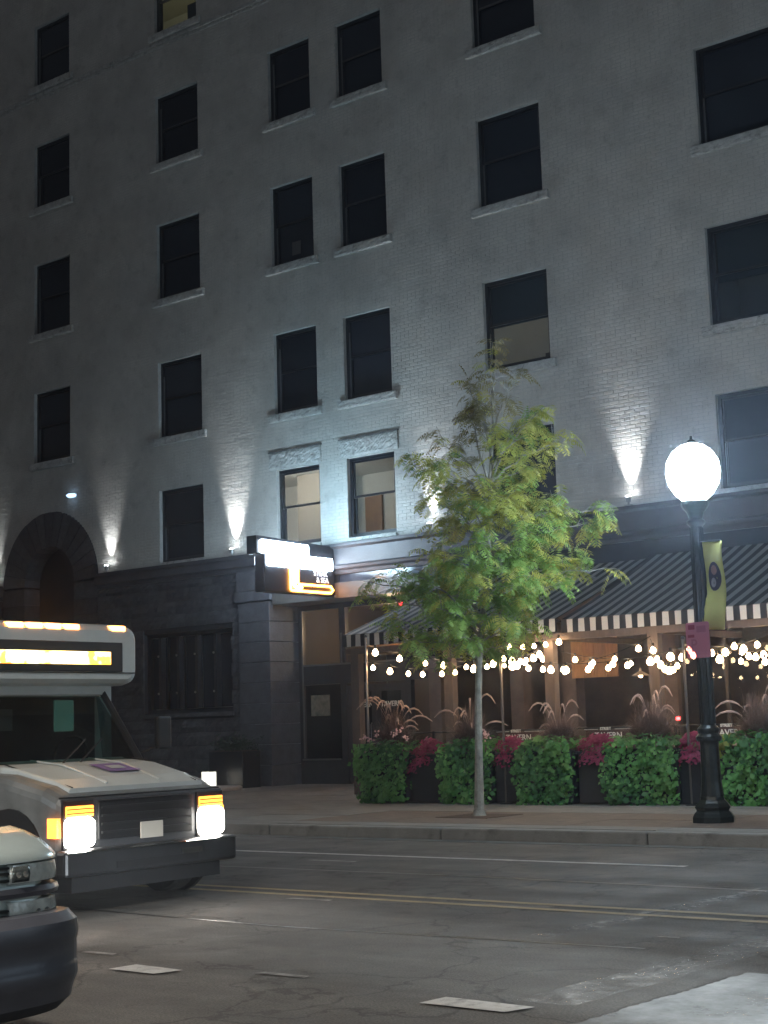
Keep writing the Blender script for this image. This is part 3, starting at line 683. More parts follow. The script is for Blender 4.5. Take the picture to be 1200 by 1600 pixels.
MB().box(-.17, .17, .03, .055, -.08, .08).obj('glow_backplate', mat('painted_brick'), gl)

# ================================================================== STREET LAMPS
iron = mat('green_black_iron', (.018, .024, .024), .33, .25, var=.3, nscale=6, bump=.1, bscale=60)
globe_m = bpy.data.materials.new('lit_globe'); globe_m.use_nodes = True; t = globe_m.node_tree; t.nodes.clear()
o_ = t.nodes.new('ShaderNodeOutputMaterial'); tr = t.nodes.new('ShaderNodeBsdfTransparent'); em = t.nodes.new('ShaderNodeEmission'); em.inputs[0].default_value = (.8, .92, 1, 1); em.inputs[1].default_value = 7; ad = t.nodes.new('ShaderNodeAddShader')
t.links.new(tr.outputs[0], ad.inputs[0]); t.links.new(em.outputs[0], ad.inputs[1]); t.links.new(ad.outputs[0], o_.inputs[0])   # clear glass with its own glow round a bright lamp
globe_m.cycles.emission_sampling = 'NONE'
def street_lamp(loc, label):
    t = thing('street_lamp', label, 'street lamp', loc, 0, 'cast iron street lamps')
    MB().lathe([(.27, 0), (.27, .07), (.24, .12), (.21, .15), (.235, .19), (.2, .24), (.16, .28), (.15, .32)], 0, 0, 8).obj('base', iron, t, bevel=.006)
    mb = MB(); prof = [(.145, .32), (.125, .5), (.115, .95), (.12, 1.0)]
    mb.lathe(prof, 0, 0, 16); mb.lathe([(.15, 1.0), (.165, 1.03), (.165, 1.06), (.13, 1.1), (.14, 1.13), (.14, 1.16), (.1, 1.2)], 0, 0, 20)
    mb.lathe([(.092, 1.2), (.085, 2.4), (.078, 3.75)], 0, 0, 16)
    for k in range(8):
        a = math.pi/4*k; mb.tube([(.1*math.cos(a)*.95, .1*math.sin(a)*.95, 1.22), (.082*math.cos(a)*.97, .082*math.sin(a)*.97, 3.7)], .012, 5)
    mb.obj('pole', iron, t)
    MB().lathe([(.08, 3.72), (.12, 3.76), (.12, 3.79), (.085, 3.82), (.11, 3.9), (.16, 3.96), (.18, 4.0), (.18, 4.04), (.14, 4.06)], 0, 0, 20).obj('collar', iron, t, smooth=False)
    MB().lathe([(.15, 4.06), (.24, 4.14), (.32, 4.27), (.35, 4.42), (.33, 4.57), (.26, 4.69), (.16, 4.77), (.05, 4.81)], 0, 0, 28).obj('globe', globe_m, t, smooth=True)
    MB().lathe([(.06, 4.80), (.05, 4.84), (.02, 4.86), (.015, 4.9)], 0, 0, 12).obj('finial', iron, t)
    lamp('street_lamp_light', 'POINT', (loc[0], loc[1], loc[2]+4.42), 390, (.62, .83, 1.0), .27)
    return t
def added_mast_light(x, y, label, power, dirn=1):  # unseen masts, added to brighten the road without lighting the wall
    t = thing('added_mast_light', label, 'street light', (x, y, SW), 0, 'unseen mast lights added on the near side')
    MB().lathe([(.2, 0), (.2, .05), (.13, .1), (.11, .4)], 0, 0, 12).obj('base', iron, t)
    MB().tube([(0, 0, .3), (0, 0, 7.6), (0, .4*dirn, 8.3), (0, 1.6*dirn, 8.7), (0, 2.6*dirn, 8.75)], [.11, .08, .06, .05, .045], 10).obj('mast', iron, t)
    MB().box(-.16, .16, min(2.4*dirn, 3.2*dirn), max(2.4*dirn, 3.2*dirn), 8.66, 8.8).obj('lamp_head', iron, t, bevel=.03)
    MB().box(-.12, .12, min(2.5*dirn, 3.1*dirn), max(2.5*dirn, 3.1*dirn), 8.63, 8.655).obj('lens', mat('mast_lens', (1, 1, 1), emit=(1, .9, .78), estr=30), t)
    lamp('mast_beam', 'SPOT', (x, y+2.8*dirn, SW+8.55), power, (1, .93, .84), .25, target=(x, y+4.5*dirn, 0), spot=140, blend=.8)
    return t
street_lamp((-8.97, 17.7, SW), 'lit cast iron street lamp on the sidewalk with a yellow banner and pink sign')
street_lamp((10.5, 17.7, SW), 'cast iron street lamp down the street to the right')
street_lamp((-14.5, -3.2, SW), 'cast iron street lamp on the near side of the street')
street_lamp((3.0, -3.2, SW), 'cast iron street lamp beside the near kerb')
added_mast_light(-5.5, -2.9, 'unseen added mast light on the near kerb nearest the viewer', 2600)
added_mast_light(-21, -2.9, 'unseen added mast light on the near kerb further left', 2600)
added_mast_light(9, -2.9, 'unseen added mast light on the near kerb to the right', 1600)
MB().box(-60, 40, -60, -2.2, -.1, SW).obj('near_sidewalk', pave_m[0], kind='structure')

bn = thing('lamp_banner', 'narrow yellow banner with a dark oval portrait hanging from the street lamp', 'banner', (-8.97, 17.7, SW))
def bxyz(u_, v_):   # u 0..1 across, v 0..1 from the top
    dx = .085+u_*.28; z = 3.52-v_*1.12
    bow = .03*math.sin(v_*math.pi*1.2)*(1-u_*.4)+.015*math.sin(u_*4+v_*5)
    return (dx+bow*.5*(1 if v_ > .05 else 0)-.03*v_, -.03+bow*.8-.02*math.sin(v_*9), z-.02*u_)
mb = MB(); nu, nv = 8, 26; vs = [bxyz(i/nu, j/nv) for j in range(nv+1) for i in range(nu+1)]
mb.add(vs, [(j*(nu+1)+i, j*(nu+1)+i+1, (j+1)*(nu+1)+i+1, (j+1)*(nu+1)+i) for j in range(nv) for i in range(nu)])
o = mb.obj('banner_cloth', mat('yellow_cloth', (.55, .55, .16), .7, var=.12, nscale=4), bn, smooth=True); so_ = o.modifiers.new('s', 'SOLIDIFY'); so_.thickness = .003
def patch(cu, cv, ru, rv, m_, nm, off, n=18):
    vs = [bxyz(cu, cv)]+[bxyz(cu+ru*math.cos(2*math.pi*k/n), cv+rv*math.sin(2*math.pi*k/n)) for k in range(n)]
    vs = [(x, y-off, z) for x, y, z in vs]
    return MB().add(vs, [(0, 1+k, 1+(k+1) % n) for k in range(n)]).obj(nm, m_, bn)
patch(.5, .40, .36, .165, mat('dark_print', (.035, .03, .05), .7), 'oval_print', .006)
patch(.5, .33, .17, .055, mat('pink_print', (.35, .2, .17), .7, var=.2, nscale=20), 'portrait_face', .010)
patch(.45, .47, .14, .055, mat('grey_print', (.3, .29, .3), .7, var=.2, nscale=20), 'portrait_shirt', .011)
MB().tube([(.05, -.03, 3.525), (.34, -.03, 3.505)], .012, 6).obj('banner_arm', iron, bn)
MB().tube([(.05, -.03, 2.42), (.30, -.03, 2.40)], .008, 6).obj('banner_arm', iron, bn)

ps = thing('pink_parking_sign', 'translucent pink notice sign strapped to the street lamp pole below the banner', 'sign', (-8.95, 17.52, SW), R(-10))
pm_ = bpy.data.materials.new('pink_sheet'); pm_.use_nodes = True; t = pm_.node_tree; b = t.nodes['Principled BSDF']; b.inputs['Base Color'].default_value = (.85, .36, .55, 1); b.inputs['Roughness'].default_value = .3
tl = t.nodes.new('ShaderNodeBsdfTransparent'); tl.inputs[0].default_value = (1, .55, .62, 1); mx = t.nodes.new('ShaderNodeMixShader'); mx.inputs[0].default_value = .45
t.links.new(b.outputs[0], mx.inputs[1]); t.links.new(tl.outputs[0], mx.inputs[2]); t.links.new(mx.outputs[0], t.nodes['Material Output'].inputs[0])
pr = []
for (cx, cz, a0) in ((.15, 2.46, 0), (-.15, 2.46, 90), (-.15, 2.07, 180), (.15, 2.07, 270)):
    for k in range(5): a = R(a0+22.5*k); pr.append((cx+.03*math.cos(a), cz+.03*math.sin(a)))
MB().prism(pr, 'y', 0, .006).obj('sign_plate', pm_, ps)
dr = mat('dark_red_print', (.25, .04, .1), .5)
MB().box(-.14, -.04, -.003, -.001, 2.40, 2.46).obj('printed_block', dr, ps); MB().box(-.01, .13, -.003, -.001, 2.36, 2.44).obj('printed_block', mat('mauve_print', (.35, .12, .22), .5), ps)
MB().box(-.15, -.05, -.003, -.001, 2.30, 2.335).obj('printed_block', dr, ps)
text('lettering', 'P', .2, (-.06, -.004, 2.2), (R(90), 0, 0), mat('mauve_print'), ps, .0005)
for z in (2.12, 2.42): MB().tube([(.02+.1*math.cos(a), .18+.1*math.sin(a)-.0, z) for a in np.linspace(math.pi*1.25, math.pi*1.75, 7)]+[(.02, .02, z)], .006, 5).obj('strap', mat('sconce_metal'), ps)

# ================================================================== HONEY LOCUST TREE
TB = Vector((-12.9, 18.2, SW)); ex = Vector((rt.x, rt.y, 0)); ey = Vector((fw.x, fw.y, 0)).normalized(); PXM = 107.
tree = thing('honey_locust_tree', 'young honey locust tree with drooping yellow-green foliage on the sidewalk', 'tree', tuple(TB))
def TP(px_, py_, d=0.):  # local point: metres right / up / away
    return ex*((px_-750)/PXM+(1275-py_)*.0004)+ey*d+Vector((0, 0, (1275-py_)/PXM))
bark = mat('bark', (.27, .25, .21), .85, var=.35, nscale=9, bump=.8, bscale=40)
trunk_pts = [TP(750, 1278), TP(749, 1180), TP(748, 1100, .03), TP(749, 1040, .03), TP(757, 940), TP(763, 850, .04), TP(765, 760), TP(770, 680), TP(770, 610), TP(774, 560)]
tm = MB(); tm.tube(trunk_pts, [.075, .056, .052, .049, .042, .035, .028, .021, .013, .008], 10)
tm.lathe([(.12, -.02), (.095, .03), (.078, .09)], 0, 0, 10)
def trunk_at(y):
    ys_ = [1278, 1180, 1100, 1040, 940, 850, 760, 680, 610, 560]
    for i in range(9):
        if ys_[i] >= y >= ys_[i+1]:
            f = (ys_[i]-y)/(ys_[i]-ys_[i+1]); return trunk_pts[i].lerp(trunk_pts[i+1], f)
    return trunk_pts[-1]
# (trunk y, tip x, tip y, depth, frond clusters, kind)  kind: 0 green 1 yellow-green 2 brown
BR = [(1035, 655, 1012, -.4, 7, 0), (1035, 620, 985, .3, 8, 0), (1020, 575, 935, -.3, 8, 0), (1000, 560, 905, .3, 6, 0), (990, 620, 900, -.6, 8, 0), (975, 665, 868, .2, 10, 1),
      (1010, 840, 992, .3, 9, 0), (990, 870, 930, -.5, 12, 0), (965, 895, 880, .3, 12, 0), (950, 925, 905, -.2, 11, 1), (910, 945, 822, .2, 14, 1), (880, 965, 812, -.3, 7, 0), (880, 880, 800, -.5, 10, 1),
      (935, 820, 850, -.7, 10, 0), (940, 690, 890, -.8, 11, 0), (930, 700, 900, .8, 10, 0), (860, 690, 820, .4, 8, 1), (850, 668, 790, -.3, 8, 1), (820, 648, 730, .1, 9, 1), (790, 680, 740, -.5, 8, 1),
      (775, 690, 690, .3, 7, 2), (765, 728, 650, -.2, 9, 2), (740, 848, 640, .2, 8, 1), (760, 885, 700, -.2, 11, 1), (775, 835, 735, .4, 9, 1), (700, 725, 592, .1, 8, 2), (680, 805, 600, -.1, 5, 2), (640, 765, 550, 0, 5, 2),
      (840, 825, 780, .5, 9, 1), (960, 640, 925, .5, 10, 0), (1010, 715, 1010, -.5, 9, 0), (985, 790, 985, -.6, 10, 0), (1025, 600, 1010, .1, 6, 0), (1040, 680, 1040, .4, 5, 0), (1030, 780, 1020, .4, 6, 0),
      (920, 760, 870, -.9, 10, 0), (970, 740, 930, -.9, 12, 0), (980, 830, 940, .9, 12, 0), (950, 670, 950, .9, 12, 0), (900, 850, 880, 0, 12, 0), (1000, 680, 965, -.9, 11, 0), (960, 800, 920, -1.0, 12, 0), (1000, 760, 1000, 1.0, 8, 0),
      (870, 730, 800, -.6, 8, 1), (840, 790, 800, -.7, 9, 1), (800, 735, 760, .5, 7, 2), (720, 745, 640, -.3, 6, 2), (760, 810, 690, -.5, 7, 1)]
rg = random.Random(3)
crown = [MB(), MB(), MB()]
def frond(p, d, L, mb_, nl=10):
    """pinnate leaf: curved rachis with paired leaflets, drooping"""
    d = d.normalized(); q = p.copy(); seg = L/nl; v = d.copy(); side_ = v.cross(Vector((0, 0, 1)))
    if side_.length < .1: side_ = Vector((1, 0, 0))
    side_.normalize(); tw = rg.uniform(-.5, .5)
    side_ = side_*math.cos(tw)+v.cross(side_)*math.sin(tw)
    for k in range(nl):
        v = (v+Vector((0, 0, -.19))).normalized(); q2 = q+v*seg
        if k > 1:
            w = .095*math.sin(math.pi*(k+1)/(nl+1.5))+.025; h = seg*.36
            for s_ in (-1, 1):
                a = q+side_*(s_*.004); drop = Vector((0, 0, -w*rg.uniform(.2, .65)))
                tip = q+side_*(s_*w)+drop+v*seg*.5; mid = (a+tip)*.5
                mb_.add([a, mid-v*h, tip, mid+v*h], [(0, 1, 2, 3)])
        mb_.add([q-side_*.002, q+side_*.002, q2+side_*.002, q2-side_*.002], [(0, 1, 2, 3)])
        q = q2
for (ty, x_, y_, dp, nn, kd) in BR:
    a = trunk_at(ty); tip = TP(x_, y_, dp); n_ = 9; pts = []
    for i in range(n_+1):
        f = i/n_; p = a.lerp(tip, f)+Vector((0, 0, math.sin(f*math.pi)*.10*(tip-a).length))
        p += Vector((rg.uniform(-.03, .03), rg.uniform(-.03, .03), rg.uniform(-.03, .03)))*(1 if 0 < i else 0); pts.append(p)
    L = (tip-a).length
    tm.tube(pts, [max(.004, .019*(1-f/n_)*min(1, L/1.2)+.004) for f in range(n_+1)], 5)
    bd = (tip-a).normalized()
    if kd == 0 and y_ > 860: nn = int(nn*.8)
    for k in range(nn):
        f = .25+.75*(k+rg.random())/nn; i = min(n_-1, int(f*n_)); p = pts[i].lerp(pts[i+1], f*n_-i)
        # a twig
        td = (bd*rg.uniform(.2, 1)+Vector((rg.uniform(-1, 1), rg.uniform(-1, 1), rg.uniform(-.2, .7)))).normalized(); tl_ = rg.uniform(.12, .38)
        e = p+td*tl_; tm.tube([p, p.lerp(e, .5)+Vector((0, 0, .03)), e], [.006, .004, .003], 4, caps=False)
        for c_ in range(rg.randint(3, 7)):
            g_ = rg.random(); s0 = p.lerp(e, .3+.7*g_)
            fd = td*.6+Vector((rg.uniform(-1, 1), rg.uniform(-1, 1), rg.uniform(-.3, .5)))
            r0 = rg.random(); kk = kd if r0 < .64 else (rg.choice((0, 1)) if kd != 2 else rg.choice((1, 2)))
            if kd == 2 and rg.random() < .3: continue
            frond(s0, fd, rg.uniform(.24, .44), crown[kk])
tm.obj('trunk', bark, tree, smooth=True)
lm = [leafmat('locust_green', (.20, .35, .08), (.36, .50, .13)), leafmat('locust_yellow', (.40, .45, .09), (.60, .56, .14)), leafmat('locust_brown', (.26, .23, .11), (.36, .31, .15))]
for k, nm in enumerate(('green_foliage', 'yellow_foliage', 'brown_foliage')): crown[k].obj(nm, lm[k], tree)
tp = MB(); tp.box(TB.x-.45, TB.x+.45, TB.y-.45, TB.y+.45, SW-.02, SW+.006)
tp.obj('tree_pit', mat('pit_soil', (.07, .04, .028), .95, var=.4, nscale=8, bump=1, bscale=20), kind='structure')

# ================================================================== PATIO PLANTERS
black_pl = mat('black_planter', (.014, .014, .018), .35, var=.2)
vine_m = leafmat('vine_leaf', (.09, .27, .07), (.18, .40, .11), 3.5); vine_d = leafmat('vine_leaf_dark', (.045, .15, .05), (.09, .23, .07), 3.5)
lime = leafmat('lime_leaf', (.16, .24, .03), (.24, .28, .05), 4)
mag = leafmat('magenta_leaf', (.16, .012, .05), (.34, .035, .12), 6); pinkf = mat('pale_pink_petal', (.7, .45, .45), .6)
grass_m = mat('purple_grass_blade', (.16, .105, .09), .6, var=.4, nscale=5); plume_m = mat('grass_plume', (.42, .31, .27), .9, var=.25, nscale=20, bump=.8, bscale=80)
YP = 21.25
def leaf(mb_, p, nrm, s_, rg_):
    nrm = Vector(nrm).normalized(); a = Vector((rg_.uniform(-1, 1), rg_.uniform(-1, 1), rg_.uniform(-1, 1))); a = (a-nrm*a.dot(nrm)).normalized(); b = nrm.cross(a)
    c = Vector(p)
    mb_.add([c, c+a*s_*.55+b*s_*.5-nrm*s_*.12, c+a*s_*1.25-nrm*s_*.3, c+a*s_*.55-b*s_*.5-nrm*s_*.12], [(0, 1, 2, 3)])
pl_specs = [(-16.87, 1.18, 'leftmost, at the patio corner by the entrance', 0), (-15.05, 1.12, 'standing behind the tree trunk', 1), (-13.50, 1.12, 'between the tree and the street lamp', 2),
            (-11.76, 1.42, 'just left of the street lamp', 3), (-10.02, 1.35, 'just right of the street lamp', 4)]
def planter(x, w, label, h=.85, dp=.6):
    t = thing('patio_planter', label, 'planter', (x, YP, SW), 0, 'black planters along the patio')
    m_ = MB(); m_.box(-w/2, w/2, -dp/2, dp/2, 0.02, h).box(-w/2-.015, w/2+.015, -dp/2-.015, dp/2+.015, h-.06, h+.003)
    m_.obj('box', black_pl, t, bevel=.008); MB().box(-w/2+.03, w/2-.03, -dp/2+.03, dp/2-.03, h-.02, h+.012).obj('soil', mat('pit_soil'), t)
for i, (x, w, wh_, k) in enumerate(pl_specs):
    planter(x, w*.86, 'black planter under the trailing green vine '+wh_)
    vt = [MB(), MB(), MB()]; rv = random.Random(50+i); hw = w/2*.9
    for k_ in range(2600):
        s_ = rv.random(); bulge = rv.random()
        if s_ < .56: u_ = rv.uniform(-hw, hw); z = rv.uniform(.02, .98); rr_ = rv.uniform(-.04, .12)+.07*math.sin(u_*5+z*4+i)+.05*math.sin(u_*11-z*9); p = (u_, -.36-rr_, z); nr_ = (rv.uniform(-.5, .5), -1, rv.uniform(0, .8))
        elif s_ < .72: sd_ = rv.choice((-1, 1)); y_ = rv.uniform(-.4, .35); z = rv.uniform(.03, .95); p = (sd_*(hw+rv.uniform(-.08, .06)+.04*math.sin(z*7+i)), y_, z); nr_ = (sd_, -.3, rv.uniform(0, .6))
        else: u_ = rv.uniform(-hw, hw); y_ = rv.uniform(-.42, .35); p = (u_, y_, .93+.10*math.cos(u_/hw*1.4)+rv.uniform(-.06, .07)); nr_ = (rv.uniform(-.5, .5), -.4, 1)
        if (abs(p[0])/(hw*1.06))**3.2+(abs(p[2]-.48)/.60)**4 > rv.uniform(.75, 1.3): continue
        if p[2] < .25 and abs(p[0]) > hw*.86 and rv.random() < .6: continue
        kk = 0 if math.sin(p[0]*3.1+p[2]*4+i*1.7)+rv.uniform(-1, 1) > -.2 else 1
        if i == 4 and p[0] < -.25 and p[2] > .75: kk = 2
        leaf(vt[kk], p, nr_, rv.choice((rv.uniform(.03, .055), rv.uniform(.05, .095))), rv)
    allv = MB()
    for k_ in range(3): allv.add(vt[k_].v, vt[k_].f, k_)
    me = allv.mesh('trailing_vine', [vine_m, vine_d, lime])
    o = inst('trailing_vine', me, (x, YP, SW), None, label='bushy green vine spilling over a planter, '+wh_, category='plant', group='trailing green vines on the planters')
# bare black planters with magenta coleus between
cs = [(-15.95, .66, 'between the first two green mounds'), (-14.28, .5, 'right of the tree trunk'), (-12.62, .66, 'under the TAVERN plate in the middle'), (-10.93, .45, 'beside the foot of the street lamp')]
for i, (x, w, wh_) in enumerate(cs):
    planter(x, w*.9, 'bare dark planter '+wh_, .82, .56)
    mb = MB(); rv = random.Random(80+i); sc = (1, .45, 1, .75)[i]
    for k_ in range(int(1100*sc)):
        a = rv.uniform(0, 2*math.pi); r_ = math.sqrt(rv.random()); ph = rv.random()
        u_ = r_*math.cos(a)*w*.55; y_ = -.12+r_*math.sin(a)*.33; z = .90+.15*(1-r_*r_)+rv.uniform(-.08, .05)-(.22*r_ if y_ < -.3 else 0)
        if i == 0: u_ -= .1; z -= .12*(u_ < -.1)
        leaf(mb, (u_, y_, z), (u_*2, -.8+y_, 1), rv.uniform(.03, .055), rv)
    me = mb.mesh('coleus_plant', [mag]); inst('coleus_plant', me, (x, YP, SW), None, label='magenta leafy coleus on a planter '+wh_, category='plant', group='magenta plants between the green mounds')
mb = MB(); rv = random.Random(5)
for (x, y, z) in ((-17.25, 20.93, 1.28), (-17.1, 20.9, 1.22), (-16.98, 20.95, 1.33), (-16.55, 20.93, 1.30), (-16.42, 20.9, 1.38), (-16.28, 20.9, 1.24), (-14.72, 20.95, 1.22), (-14.68, 20.93, 1.32), (-14.6, 20.92, 1.26)):
    for k_ in range(16): leaf(mb, (x+rv.uniform(-.05, .05), y+rv.uniform(-.04, .04), z+rv.uniform(-.04, .04)), (rv.uniform(-1, 1), -1, rv.uniform(0, 1)), .035, rv)
mb.obj('pink_flowers', pinkf, label='sprinkle of pale pink flowers above the leftmost green planters', category='flowers')
# fountain grasses
gs = [(-16.85, 150, .95, 20, 'leftmost, with many pink plumes'), (-15.2, 130, .95, 14, 'behind the tree trunk'), (-13.45, 150, .78, 8, 'between the tree and the TAVERN plate'), (-11.75, 190, .95, 10, 'left of the street lamp'), (-9.95, 180, .95, 8, 'right of the street lamp')]
for i, (x, nb, H, npl, wh_) in enumerate(gs):
    t = thing('fountain_grass', 'purple fountain grass tuft '+wh_, 'ornamental grass', (x, YP+.05, SW+.85), 0, 'fountain grasses in the planters'); rv = random.Random(200+i)
    mb = MB()
    for k_ in range(nb*14):
        a = rv.uniform(0, 2*math.pi); sp = rv.uniform(.02, .72)**.8; h = H*rv.uniform(.35, 1.0)*(1-.3*sp); o_ = Vector((rv.uniform(-.2, .2), rv.uniform(-.12, .12), 0)); d = Vector((math.cos(a), math.sin(a), 0)); sdv = Vector((-d.y, d.x, 0))*.005
        prev = None; n_ = 6
        for j in range(n_+1):
            f = j/n_; p = o_+d*(sp*f**1.6)*.8+Vector((0, 0, h*(f-.42*f**2.6*sp*1.8))); w = sdv*(1-f*.8)
            if prev: mb.add([prev[0]-prev[1], prev[0]+prev[1], p+w, p-w], [(0, 1, 2, 3)])
            prev = (p, w)
    mb.obj('blades', grass_m, t)
    for k_ in range(npl):
        a = rv.uniform(0, 6.28); sp = rv.uniform(.15, .8); h = H*rv.uniform(.5, 1.12); d = Vector((math.cos(a), math.sin(a)*.6, 0)); pts = []
        for j in range(15):
            f = j/14; pts.append(d*(sp*(.35*f+.65*f**3.2))+Vector((0, 0, h*(1.30*f-.52*f**7))))
        rad = [.003]*10+[.011, .017, .018, .014, .005]
        mb2 = MB(); mb2.tube(pts, rad, 6)
        for j in range(10, 15):   # bristles
            for q_ in range(14):
                b_ = pts[min(14, j)].lerp(pts[max(0, j-1)], rv.random()); dd = Vector((rv.uniform(-1, 1), rv.uniform(-1, 1), rv.uniform(-1, 1))).normalized()*.036; s2 = dd.cross(Vector((0, 0, 1)))*.04
                mb2.add([b_-s2, b_+s2, b_+dd], [(0, 1, 2)])
        mb2.obj('plume', plume_m, t)

# patio railing with TAVERN plates and string-light posts
rail = thing('patio_railing', 'low dark patio railing behind the planters with three TAVERN plates', 'railing', (0, YP+.42, SW))
rm = mat('rail_metal', (.03, .03, .033), .4, .5)
for z in (.95, 1.18): MB().tube([(-17.45, 0, z), (-8.0, 0, z)], .014, 6).obj('rail', rm, rail)
MB().tube([(-17.45, 0, .2), (-8.0, 0, .2)], .014, 6).obj('rail', rm, rail)
for k in range(9): MB().box(-17.45+k*1.18-.018, -17.45+k*1.18+.018, -.018, .018, 0, 1.2).obj('rail_post', rm, rail)
for k in range(1, 60):
    MB().box(-17.45+k*.158, -17.45+k*.158+.008, -.004, .004, .2, .95).obj('baluster', rm, rail)
for x in (-14.45, -12.72, -10.6):
    MB().box(x-.42, x+.42, -.05, -.03, 1.0, 1.14).obj('plate', mat('plate_brown', (.07, .03, .025), .5), rail)
    wt = mat('plate_white', (.75, .72, .66), .5)
    text('lettering', 'TAVERN', .135, (x, -.056, 1.055), (R(90), 0, 0), wt, rail, .002)
    text('lettering', 'STREET', .062, (x-.05, -.056, 1.165), (R(90), 0, 0), wt, rail, .002)
    MB().box(x-.45, x-.2, -.055, -.04, 1.155, 1.162).obj('plate_rule', wt, rail); MB().box(x+.12, x+.6, -.055, -.04, 1.155, 1.162).obj('plate_rule', wt, rail)
POSTS = [(-17.2, 21.0, 3.02, 'leftmost thin pole at the patio corner carrying string lights'), (-14.32, 20.98, 2.72, 'thin pole right of the tree carrying string lights'), (-10.97, 20.98, 2.62, 'thin pole just left of the street lamp carrying string lights'), (-7.6, 21.0, 2.7, 'thin pole at the right end of the patio carrying string lights')]
for (x, y, h, lb) in POSTS:
    t = thing('light_pole', lb, 'pole', (x, y, SW), 0, 'thin poles for the string lights')
    MB().tube([(0, 0, 0), (0, 0, h-SW)], .022, 8).obj('shaft', mat('pole_steel', (.16, .14, .13), .3, .7), t)
    MB().lathe([(.1, 0), (.1, .012), (.04, .02)], 0, 0, 12).obj('foot', rm, t)
    MB().lathe([(.03, h-SW), (.03, h-SW+.03), (.005, h-SW+.05)], 0, 0, 8).obj('cap', rm, t)

# ================================================================== STRING LIGHTS
bulb_m = mat('warm_bulb', (1, .9, .7), emit=(1.0, .66, .36), estr=24)
bm_ = MB().lathe([(.004, .05), (.016, .045), (.028, .028), (.038, .006), (.038, -.014), (.026, -.032), (.004, -.04)], 0, 0, 12).mesh('bulb', bulb_m, True)
sock = MB().lathe([(.016, .05), (.018, .10)], 0, 0, 6).mesh('socket', rm)
strings = [((-17.2, 21.0, 2.62), (-14.32, 20.98, 2.55), .18, 8, 'string of warm bulbs sagging between the left corner pole and the tree'),
           ((-14.32, 20.98, 2.5), (-10.97, 20.98, 2.5), .16, 9, 'string of warm bulbs sagging between the middle poles'),
           ((-10.97, 20.98, 2.5), (-7.6, 21.0, 2.55), .22, 9, 'string of warm bulbs behind the pink sign and street lamp'),
           ((-17.2, 21.0, 2.9), (-16.9, 26.6, 2.85), .25, 9, 'string of warm bulbs running back from the left pole to the wall'),
           ((-14.32, 20.98, 2.62), (-15.1, 23.5, 2.8), .12, 6, 'short string of warm bulbs from the middle pole to the awning post'),
           ((-15.1, 23.5, 2.82), (-13.6, 26.6, 2.9), .3, 8, 'string of warm bulbs under the awning by the cedar panel'),
           ((-14.32, 20.98, 2.55), (-12.9, 23.5, 2.85), .28, 6, 'string of warm bulbs rising from the middle pole to the next awning post'),
           ((-12.9, 23.5, 2.8), (-10.97, 20.98, 2.5), .35, 8, 'string of warm bulbs dipping between the awning post and the pole by the lamp'),
           ((-10.97, 20.98, 2.55), (-10.5, 23.5, 2.85), .15, 6, 'string of warm bulbs to the awning post right of the street lamp'),
           ((-10.5, 23.5, 2.8), (-12.9, 26.6, 2.9), .3, 7, 'farthest string of warm bulbs under the long awning'),
           ((-15.9, 23.45, 2.93), (-14.6, 23.45, 2.97), .04, 5, 'row of warm bulbs right under the edge of the awning')]
for (a, b, sag, nb, lb) in strings:
    t = thing('string_light', lb, 'string lights', (0, 0, 0), 0, 'bulb strings over the patio')
    A, B = Vector(a), Vector(b); pts = []
    for j in range(17): f = j/16; pts.append(A.lerp(B, f)-Vector((0, 0, sag*4*f*(1-f))))
    MB().tube(pts, .005, 4).obj('cable', mat('cable_black', (.01, .01, .01), .5), t)
    for k in range(nb):
        f = (k+.5+random.uniform(-.12, .12))/nb; p = A.lerp(B, f)-Vector((0, 0, sag*4*f*(1-f)+.10))
        o = inst('bulb', bm_, p, t); bs_ = random.uniform(.95, 1.45); o.scale = (bs_, bs_, bs_); inst('socket', sock, (0, 0, 0), o)
# pendants under the awning
for (x, y, z, lb) in ((-15.35, 24.6, 2.35, 'metal shaded pendant lamp right of the tree trunk'), (-14.25, 25.5, 2.25, 'metal shaded pendant lamp below the cedar panel'), (-10.3, 25.0, 2.3, 'metal shaded pendant lamp right of the street lamp')):
    t = thing('pendant_lamp', lb, 'pendant lamp', (x, y, z), 0, 'shaded pendants under the awning')
    MB().lathe([(.02, .14), (.03, .08), (.17, 0), (.165, -.004), (.025, .07)], 0, 0, 18).obj('shade', mat('shade_metal', (.25, .2, .17), .4, .6), t)
    MB().tube([(0, 0, .13), (0, 0, 2.88-z)], .005, 4).obj('cord', mat('cable_black'), t); inst('bulb', bm_, (0, 0, .0), t)
rl = thing('red_tail_light', 'tiny red indicator lamp glowing above the planter left of the street lamp', 'indicator lamp', (-12.3, 23.2, 1.43))
MB().lathe([(.001, -.03), (.035, -.02), (.035, .02), (.001, .03)], 0, 0, 10).obj('lens', nr, rl); MB().tube([(0, .01, -.03), (0, .01, -1.29)], .012, 6).obj('stand', rm, rl)
lamp('patio_glow', 'AREA', (-14, 24.2, 2.85), 14, WARM, 2.0, target=(-14, 24.2, 0)); lamp('patio_glow', 'AREA', (-10, 24.2, 2.85), 14, WARM, 2.0, target=(-10, 24.2, 0))
